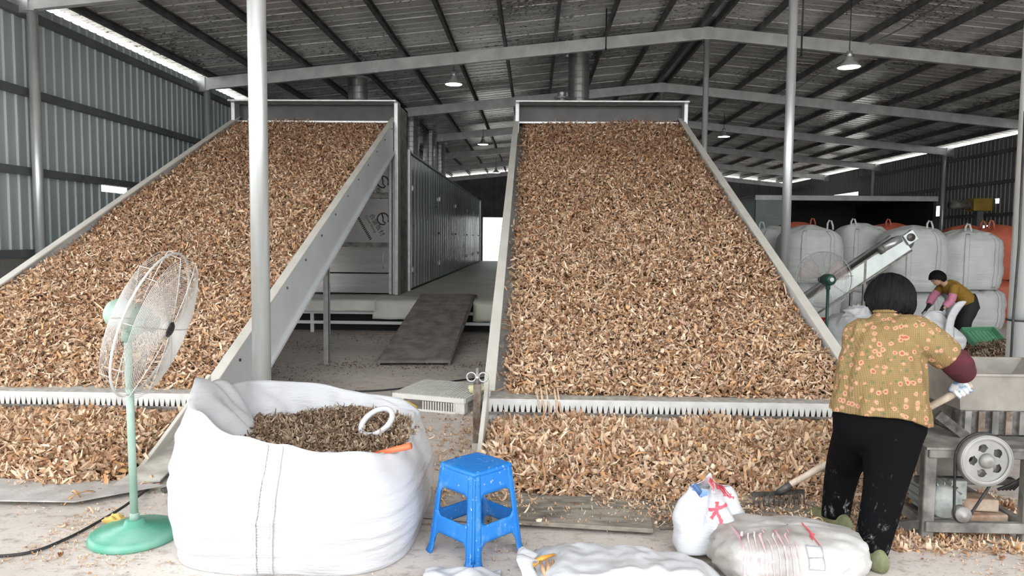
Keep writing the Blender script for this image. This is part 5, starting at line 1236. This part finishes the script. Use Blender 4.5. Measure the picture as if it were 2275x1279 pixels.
MT['trousers'] = dusty_black()
MT['maroon'] = M('maroon_knit', (.05, .005, .011), (.09, .010, .019), 12, .85, 0, .5, 26)
MT['glove'] = M('blue_white_glove', (.10, .22, .38), (.66, .68, .68), 16, .8, lo=.42, hi=.52)
MT['shoe_green'] = M('olive_canvas_shoe', (.13, .14, .07), (.22, .23, .13), 14, .8)
# ---------------- person raking, seen from behind
p1 = thing('person', (1.79, 3.74, 0), 'person in a mustard floral shirt and dusty black trousers, seen from behind, holding a rake', 'person')
V = Vector
pel, wst, chs, nkb = V((1.80, 3.74, .66)), V((1.80, 3.74, .84)), V((1.82, 3.79, 1.04)), V((1.862, 3.82, 1.20))
rt = V((.93, -.28, .04)).normalized(); dp = V((.25, .95, -.12))
shL, shR = V((1.735, 3.86, 1.105)), V((1.965, 3.74, 1.135)); hd_c = V((1.905, 3.90, 1.300)); hup, hfw = V((.04, .22, 1)), V((-.12, .95, -.25))
hipL, hipR, knL, knR, anL, anR = V((1.74, 3.80, .64)), V((1.855, 3.70, .64)), V((1.735, 3.99, .34)), V((1.785, 3.62, .36)), V((1.695, 3.97, .06)), V((1.675, 3.52, .06))
elR, wrR, gR = V((2.17, 3.72, .985)), V((2.275, 3.83, .905)), RK0.lerp(RK1, .955)
gL = RK0.lerp(RK1, .72); elL, wrL = V((1.82, 4.07, .88)), gL + V((-.05, .02, .085))
b = MB(); ellrings(b, [(pel - V((0, 0, .06)), rt * .13, dp * .08), (pel, rt * .16, dp * .10), (wst, rt * .14, dp * .095), (chs, rt * .165, dp * .10), (chs + V((.02, .02, .08)), rt * .15, dp * .09), (nkb, rt * .06, dp * .055)])
limb(b, [nkb - V((0, 0, .03)), nkb + V((.02, .03, .04)), hd_c - hup * .06], [.058, .054, .052]); head(b, hd_c, hup, hfw, .215)
for a, e, w_ in ((shL, elL, wrL), (shR, elR, wrR)): limb(b, [a, e, w_], [.052, .042, .030])
for h_, k, a in ((hipL, knL, anL), (hipR, knR, anR)): limb(b, [h_, k, a, V((a.x, a.y, .03))], [.085, .058, .040, .038])
body = part(p1, 'body', b, 'skin', [remesh(.008, 5)]); eyes(p1, hd_c, hup, hfw, .215)
b = MB(); hair_cap(b, hd_c + V((-.004, 0, -.004)), hup, hfw, .232, 2.0, -.40, .16); part(p1, 'hair', b, 'hair', [solid(.012)])
# shirt: loose A-shape, hem lower on the right
b = MB(); rows = []
hemc = V((1.797, 3.725, .725))
def shirt(u, v):
    th = u * 2 * math.pi; c, s = math.cos(th), math.sin(th)        # c=+1 right, s=+1 front
    prof = [(0, .236, .178), (.15, .232, .172), (.4, .215, .155), (.65, .20, .142), (.80, .186, .128), (.90, .145, .10), (.96, .088, .068), (1.0, .066, .060)]
    cen = [(0, hemc), (.4, V((1.80, 3.745, .88))), (.65, V((1.815, 3.785, 1.00))), (.80, V((1.832, 3.80, 1.09))), (.9, V((1.845, 3.81, 1.155))), (1.0, nkb + V((.006, .012, .03)))]
    def tab(T_, x):
        for p, q in zip(T_, T_[1:]):
            if p[0] <= x <= q[0]: k = (x - p[0]) / (q[0] - p[0]); return [p[j] + (q[j] - p[j]) * k for j in range(1, len(p))]
        return list(T_[-1][1:])
    a, d = tab(prof, v); ce = tab(cen, v)[0]; fold = (1 - .8 * v) * (.014 * math.sin(9 * th + 1 + 2 * v) + .012 * math.sin(15 * th - 3 * v)) + .02 * nz((c * 2, s * 2, v * 5), 1, 4.4)
    k = 1 + fold * 3.0; p = ce + rt * c * a * k + dp * s * d * k
    p.z += (1 - v) ** 2 * (-.075 * max(0, c) ** 2 + .012 * s); return p
b.loft([[shirt(i / 96, j / 47) for i in range(96)] for j in range(48)], True)
limb(b, [shR - V((.10, -.03, .01)), shR + V((0, 0, -.005)), shR.lerp(elR, .80)], [.085, .098, .083], 24); limb(b, [shL + V((.06, -.02, 0)), shL, shL.lerp(elL, .7)], [.08, .085, .074], 24)
sh = part(p1, 'shirt', b, 'floral', [remesh(.0075, 4)])
def sleeve_pts(a, e, t1, r0, r1, seed, nv=16):
    bb = MB(); a, e = V(a), V(e); u, r, d = frame(a, e, (0, 0, 1))
    def fn(i, j):
        th = i * 2 * math.pi; R = r0 + (r1 - r0) * j; R *= 1 + .05 * math.sin(j * 16 + seed + math.sin(th) * 2) + .05 * nz((math.cos(th) * 2, math.sin(th) * 2, j * 4), 1, seed); c = a.lerp(e, t1 * j)
        return c + (r * math.cos(th) + d * math.sin(th)) * R
    return bb.grid(fn, 36, nv, closeu=True)
b = MB(); b.tube([nkb + V((.008, .014, .035)) + rt * .068 * math.cos(a) + dp * .060 * math.sin(a) for a in [2 * math.pi * k / 30 for k in range(30)]], .009, 8, closed=True); part(sh, 'collar', b, 'floral')
# maroon sleeve covers
def cover(a, e, w_, t0, t1, r, seed):
    bb = MB(); pts, rs = [], []
    for k in range(19):
        q = t0 + (t1 - t0) * k / 18; p = V(a).lerp(V(e), q) if q < 1 else V(e).lerp(V(w_), q - 1)
        pts.append(p); rs.append(r * (1 - .22 * max(0, q - 1.1)) * (1 + .07 * math.sin(k * 2.1 + seed)) * (.86 if k in (0, 18) else 1))
    # soften the elbow
    for _ in range(3): pts = [pts[0]] + [(pts[i - 1] + pts[i] * 2 + pts[i + 1]) / 4 for i in range(1, len(pts) - 1)] + [pts[-1]]
    return bb.tube(pts, rs, 22)
part(p1, 'sleeve_cover', cover(shR, elR, wrR, .52, 1.92, .074, 1.0), 'maroon', [subsurf(1)]); part(p1, 'sleeve_cover', cover(shL, elL, wrL, .55, 1.85, .058, 2.0), 'maroon', [subsurf(1)])
hax = (RK1 - RK0).normalized()
for g, w_ in ((gR, wrR), (gL, wrL)):
    b = MB(); limb(b, [V(w_) + (V(w_) - g).normalized() * .03, V(w_)], [.033, .034]); hand_grip(b, g, hax, w_, .020, 1.05); part(p1, 'glove', b, 'glove', [remesh(.0045, 2)])
# trousers
b = MB(); ellrings(b, [(V((1.80, 3.75, .80)), rt * .205, dp * .145), (V((1.80, 3.74, .70)), rt * .222, dp * .165), (V((1.80, 3.74, .62)), rt * .222, dp * .17), (V((1.80, 3.74, .55)), rt * .19, dp * .15), (V((1.80, 3.76, .50)), rt * .13, dp * .10)])
limb(b, [hipL + V((.0, 0, 0)), knL.lerp(hipL, .45), knL, V((1.712, 3.99, .18)), V((1.692, 3.97, .055))], [.130, .112, .092, .080, .072], 22)
limb(b, [hipR + V((.01, 0, 0)), knR.lerp(hipR, .45), knR, V((1.73, 3.57, .19)), V((1.672, 3.52, .055))], [.138, .122, .100, .088, .080], 22)
part(p1, 'trousers', b, 'trousers', [remesh(.011, 7)])
for a in (anL, anR): b = MB(); shoe(b, a, (-.25, .95, 0), 1.22); part(p1, 'shoe', b, 'shoe_green')
# ---------------- person bending over the bags, seen from the side
MT['mustard_knit'] = M('mustard_knit', (.24, .135, .012), (.32, .185, .025), 8, .85, 0, .3, 40)
MT['pink_cloth'] = M('pink_sleeve_cover', (.58, .19, .30), (.66, .27, .38), 10, .75)
MT['black_cloth'] = M('black_trousers', (.010, .010, .012), (.018, .018, .02), 8, .8)
p2 = thing('person', (6.85, 11.68, 0), 'person in a mustard sweater with pink sleeve covers, bending over the white bags', 'person')
X = lambda x, y, z: V((x, y, z))
hip, wst2, chs2, nk2, hc2 = X(6.93, 11.66, .64), X(6.80, 11.63, .76), X(6.63, 11.60, .88), X(6.50, 11.58, .945), X(6.36, 11.56, 1.03)
rt2 = V((-.1, -1, 0)).normalized(); hu2, hf2 = V((-.55, 0, .85)), V((-.85, -.12, -.55))
def along(p, q, a, d): u = (q - p).normalized(); n_ = u.cross(rt2).normalized(); return (rt2 * a, n_ * d)
b = MB(); T_ = [hip, wst2, chs2, nk2]
def torso(bb, sc):
    rows = []
    for c, q, a, d in ((hip + V((.06, 0, -.05)), wst2, .13, .11), (hip, wst2, .165, .135), (wst2, chs2, .155, .125), (chs2, nk2, .175, .12), (nk2.lerp(chs2, .35), nk2, .15, .10), (nk2, hc2, .065, .06)):
        r_, n_ = along(c, q, a * sc, d * sc); rows.append((c, r_, n_))
    return ellrings(bb, rows)
torso(b, .92); limb(b, [nk2 + V((.03, 0, -.01)), nk2.lerp(hc2, .6)], [.055, .05]); head(b, hc2, hu2, hf2, .20)
sN, sF = X(6.57, 11.43, .90), X(6.57, 11.75, .90); eN, eF = X(6.50, 11.38, .70), X(6.42, 11.76, .72); wN, wF = X(6.38, 11.40, .565), X(6.30, 11.66, .57)
for a, e, w_ in ((sN, eN, wN), (sF, eF, wF)): limb(b, [a, e, w_], [.052, .042, .03])
hN, hF, kN, kF, aN, aF = X(6.93, 11.58, .62), X(6.93, 11.74, .62), X(6.83, 11.56, .34), X(6.86, 11.76, .34), X(6.83, 11.56, .06), X(6.95, 11.78, .06)
for h_, k, a in ((hN, kN, aN), (hF, kF, aF)): limb(b, [h_, k, a, V((a.x, a.y, .03))], [.09, .06, .042, .04])
part(p2, 'body', b, 'skin', [remesh(.012, 4)]); eyes(p2, hc2, hu2, hf2, .20)
b = MB(); hair_cap(b, hc2 + V((.004, 0, .004)), hu2, hf2, .215, 5.0, -.34, .22); part(p2, 'hair', b, 'hair', [solid(.01)])
b = MB(); torso(b, 1.06); 
for a, e in ((sN, eN), (sF, eF)): limb(b, [V(a) + V((.03, 0, -.02)), a, V(a).lerp(e, .55)], [.07, .078, .066])
part(p2, 'sweater', b, 'mustard_knit', [remesh(.014, 6)])
for a, e, w_ in ((sN, eN, wN), (sF, eF, wF)):
    part(p2, 'sleeve_cover', cover(a, e, w_, .45, 1.75, .062, 1.0), 'pink_cloth', [subsurf(1)])
    b = MB(); g = V(w_) + V((-.07, .0, -.10)); limb(b, [V(w_) + V((.03, 0, .05)), w_], [.032, .032]); hand_grip(b, g, (.2, 1, 0), V(w_), .012, 1.0); part(p2, 'glove', b, 'black_cloth', [remesh(.007, 2)])
b = MB(); rows = [(X(6.90, 11.655, .70), *along(hip, wst2, .17, .145)), (hip, *along(hip, wst2, .18, .15)), (X(6.95, 11.66, .54), rt2 * .18, V((.15, 0, .02)))]; ellrings(b, rows)
limb(b, [hN, kN.lerp(hN, .5), kN, X(6.83, 11.56, .06)], [.125, .115, .10, .085]); limb(b, [hF, kF.lerp(hF, .5), kF, X(6.94, 11.78, .06)], [.125, .115, .10, .085]); part(p2, 'trousers', b, 'black_cloth', [remesh(.014, 6)])
for a in (aN, aF): b = MB(); shoe(b, a, (-1, 0, 0), 1.1); part(p2, 'shoe', b, 'black_cloth')
# ================================================================ loose chips and crumbs
def one_chip(seed, thick=.0035):
    rng = np.random.default_rng(seed); v, f = chip_arrays(np.zeros((1, 3)), 0., 0, 0.12, 1.12, 7, 3, rng, (.6, 4.4)); v = v[0]; v[:, 2] -= v[:, 2].min()
    me = bpy.data.meshes.new('dried_chip'); up = v + np.array([0, 0, thick]); n = len(v)
    F_ = [tuple(int(i) for i in q) for q in f]; fs = [q[::-1] for q in F_] + [tuple(i + n for i in q) for q in F_]
    ns, nc = 7, 3; ring = [i * nc for i in range(ns)] + [(ns - 1) * nc + j for j in range(1, nc)] + [i * nc + nc - 1 for i in range(ns - 2, -1, -1)] + [j for j in range(nc - 2, 0, -1)]
    fs += [(ring[i], ring[(i + 1) % len(ring)], ring[(i + 1) % len(ring)] + n, ring[i] + n) for i in range(len(ring))]
    me.from_pydata([tuple(p) for p in v] + [tuple(p) for p in up], [], fs); me.polygons.foreach_set('use_smooth', [True] * len(fs))
    c = PAL[rng.choice(len(PAL), p=PALW)] * rng.uniform(.9, 1.15); ca = me.color_attributes.new('Col', 'FLOAT_COLOR', 'POINT'); ca.data.foreach_set('color', np.tile([*np.clip(c, 0, 1), 1.], 2 * n).astype(np.float32))
    me.materials.append(MT['chip']); me.update(); return me
CH = [one_chip(100 + k) for k in range(26)]
def put_chip(x, y, z, label, group, rng, tilt=.15):
    o = bpy.data.objects.new('dried_chip', CH[rng.integers(len(CH))]); COL.objects.link(o); o.location = (x, y, z); o.rotation_euler = (rng.normal(0, tilt), rng.normal(0, tilt), rng.uniform(0, 6.28)); tag(o, label, 'chip', group)
rng = np.random.default_rng(77)
for hf, x0, x1, n, lb, gr in ((HF_R, CRX[0] + .15, 2.2, 120, 'curled tan dried chip on top of the heap being raked', 'chips on the middle heap'), (HF_L, -4.2, CLX[1] - .12, 50, 'curled tan dried chip on top of the left heap behind the fan', 'chips on the left heap')):
    k = 0
    while k < n:
        x, y = rng.uniform(x0, x1), rng.uniform(4.45, 5.5); h = float(hf(np.array([x]), np.array([y]))[0])
        if h > .02: put_chip(x, y, h + .028, lb, gr, rng, .3); k += 1
def blocked(x, y): return (abs(x - BX) < .66 and abs(y - BY) < .68) or (abs(x + .285) < .26 and abs(y - 3.6) < .26) or ((x + 2.1) ** 2 + (y - 3.66) ** 2 < .06) or (-.05 < x < 1.7 and y < 3.85)
areas = [(1.9, 3.1, 3.55, 4.3, 45, 'loose dried chip on the floor around the shredder frame', 'chips around the shredder'), (-.78, 1.9, 3.72, 4.36, 38, 'loose dried chip on the boards before the middle heap', 'chips on the boards'), (-2.9, -1.8, 3.4, 5.2, 16, 'loose dried chip on the floor near the green fan', 'chips near the fan'), (-1.0, -.42, 4.7, 5.9, 26, 'loose dried chip on the aisle floor beside the tension post', 'chips in the aisle')]
for x0, x1, y0, y1, n, lb, gr in areas:
    k = 0
    while k < n:
        x, y = rng.uniform(x0, x1), rng.uniform(y0, y1)
        if not blocked(x, y): put_chip(x, y, .036 if gr == 'chips on the boards' else .003, lb, gr, rng, .06); k += 1
def scatter(N, x0, x1, y0, y1, size, pal, palw, seed, dens=None, z=.004):
    r = np.random.default_rng(seed); x, y = r.uniform(x0, x1, N), r.uniform(y0, y1, N)
    if dens is not None: k = r.random(N) < dens(x, y); x, y = x[k], y[k]
    return chip_arrays(np.stack([x, y, np.full(len(x), z)], -1), 0., 0, .12, size, 4, 2, r)
blob_d = lambda s, t: (lambda x, y: np.clip(np.sin(x * s + 1.3 * np.sin(y * 1.7)) * np.sin(y * s * .9 + 1.1 * np.sin(x * 2.1)) + t, 0, 1))
g1 = [scatter(9000, -2.6, 3.2, 3.3, 4.4, .34, PAL, PALW, 1, blob_d(3.1, .25)), scatter(5200, 1.8, 3.4, 3.68, 4.6, .85, PAL, PALW, 2, blob_d(5, .55)), scatter(3000, -1.1, -.36, 4.3, 6.6, .55, PAL, PALW, 3, lambda x, y: np.clip((x + 1.1) / .8, .05, 1) ** 2), scatter(3500, -5, -1.9, 3.2, 4.3, .35, PAL, PALW, 4, blob_d(2.6, .2)), scatter(3500, -.8, 2.0, 3.85, 4.4, .5, PAL, PALW, 8, blob_d(4.2, .6), .036)]
stuff_obj('chip_crumbs', chip_mesh('chip_crumbs', g1, rng=np.random.default_rng(5)), 'tan chip crumbs and fragments scattered over the foreground floor', 'crumbs')
PAL_K = np.array([[.12, .08, .06], [.20, .14, .10], [.30, .22, .16]]); PK = np.array([.4, .4, .2])
g2 = [scatter(7000, -4.4, -.4, 6.2, 11.8, .45, PAL_K, PK, 6, blob_d(1.9, .05)), scatter(4000, -2.7, -.5, 8.0, 9.6, .5, PAL_K, PK, 7, lambda x, y: np.exp(-((y - 8.82) / .16) ** 2) * .5 + .04)]
stuff_obj('floor_debris', chip_mesh('floor_debris', g2, PAL_K, PK, np.random.default_rng(6)), 'dark crumbs and dirt scattered over the aisle floor before the ramp', 'debris')

# strips hanging over the levelling bar
def ribbon(pts, wd):
    b = MB(); rings = []
    for i, p in enumerate(pts):
        p = Vector(p); w2 = wd * (1 - .4 * abs(2 * i / (len(pts) - 1) - 1)); rings.append([p + Vector((-w2, 0, 0)), p + Vector((0, -.003, .004)), p + Vector((w2, 0, 0)), p + Vector((0, .002, -.003))])
    return b.loft(rings, True, True)
MT['peel'] = M('dried_peel', (.56, .36, .22), (.74, .56, .40), 18, .75)
for k, (px, py0, py1) in enumerate(((1196, 862, 908), (1206, 858, 918), (1218, 860, 925), (1236, 866, 912), (1243, 868, 930))):
    t0, t1, t2 = at(px - 6, py0 - 6, y=5.86), at(px - 2, py0 + 8, y=5.66), at(px + 2, py1, y=5.60)
    t0.z = max(t0.z, .40); t1.z = .345
    single('peel_strip', ribbon([t0, (t0 + t1) / 2 + Vector((0, 0, .012)), t1 + Vector((0, -.03, .008)), (t1 + t2) / 2 + Vector((.006, -.035, 0)), t2 + Vector((0, -.01, 0))], .008 + .002 * (k % 2)), 'peel', 'long dried strip hanging over the saw-tooth bar, ' + ('leftmost', 'second', 'third', 'fourth', 'rightmost')[k] + ' of five', 'chip', tuple(t1), 'strips hanging over the bar')
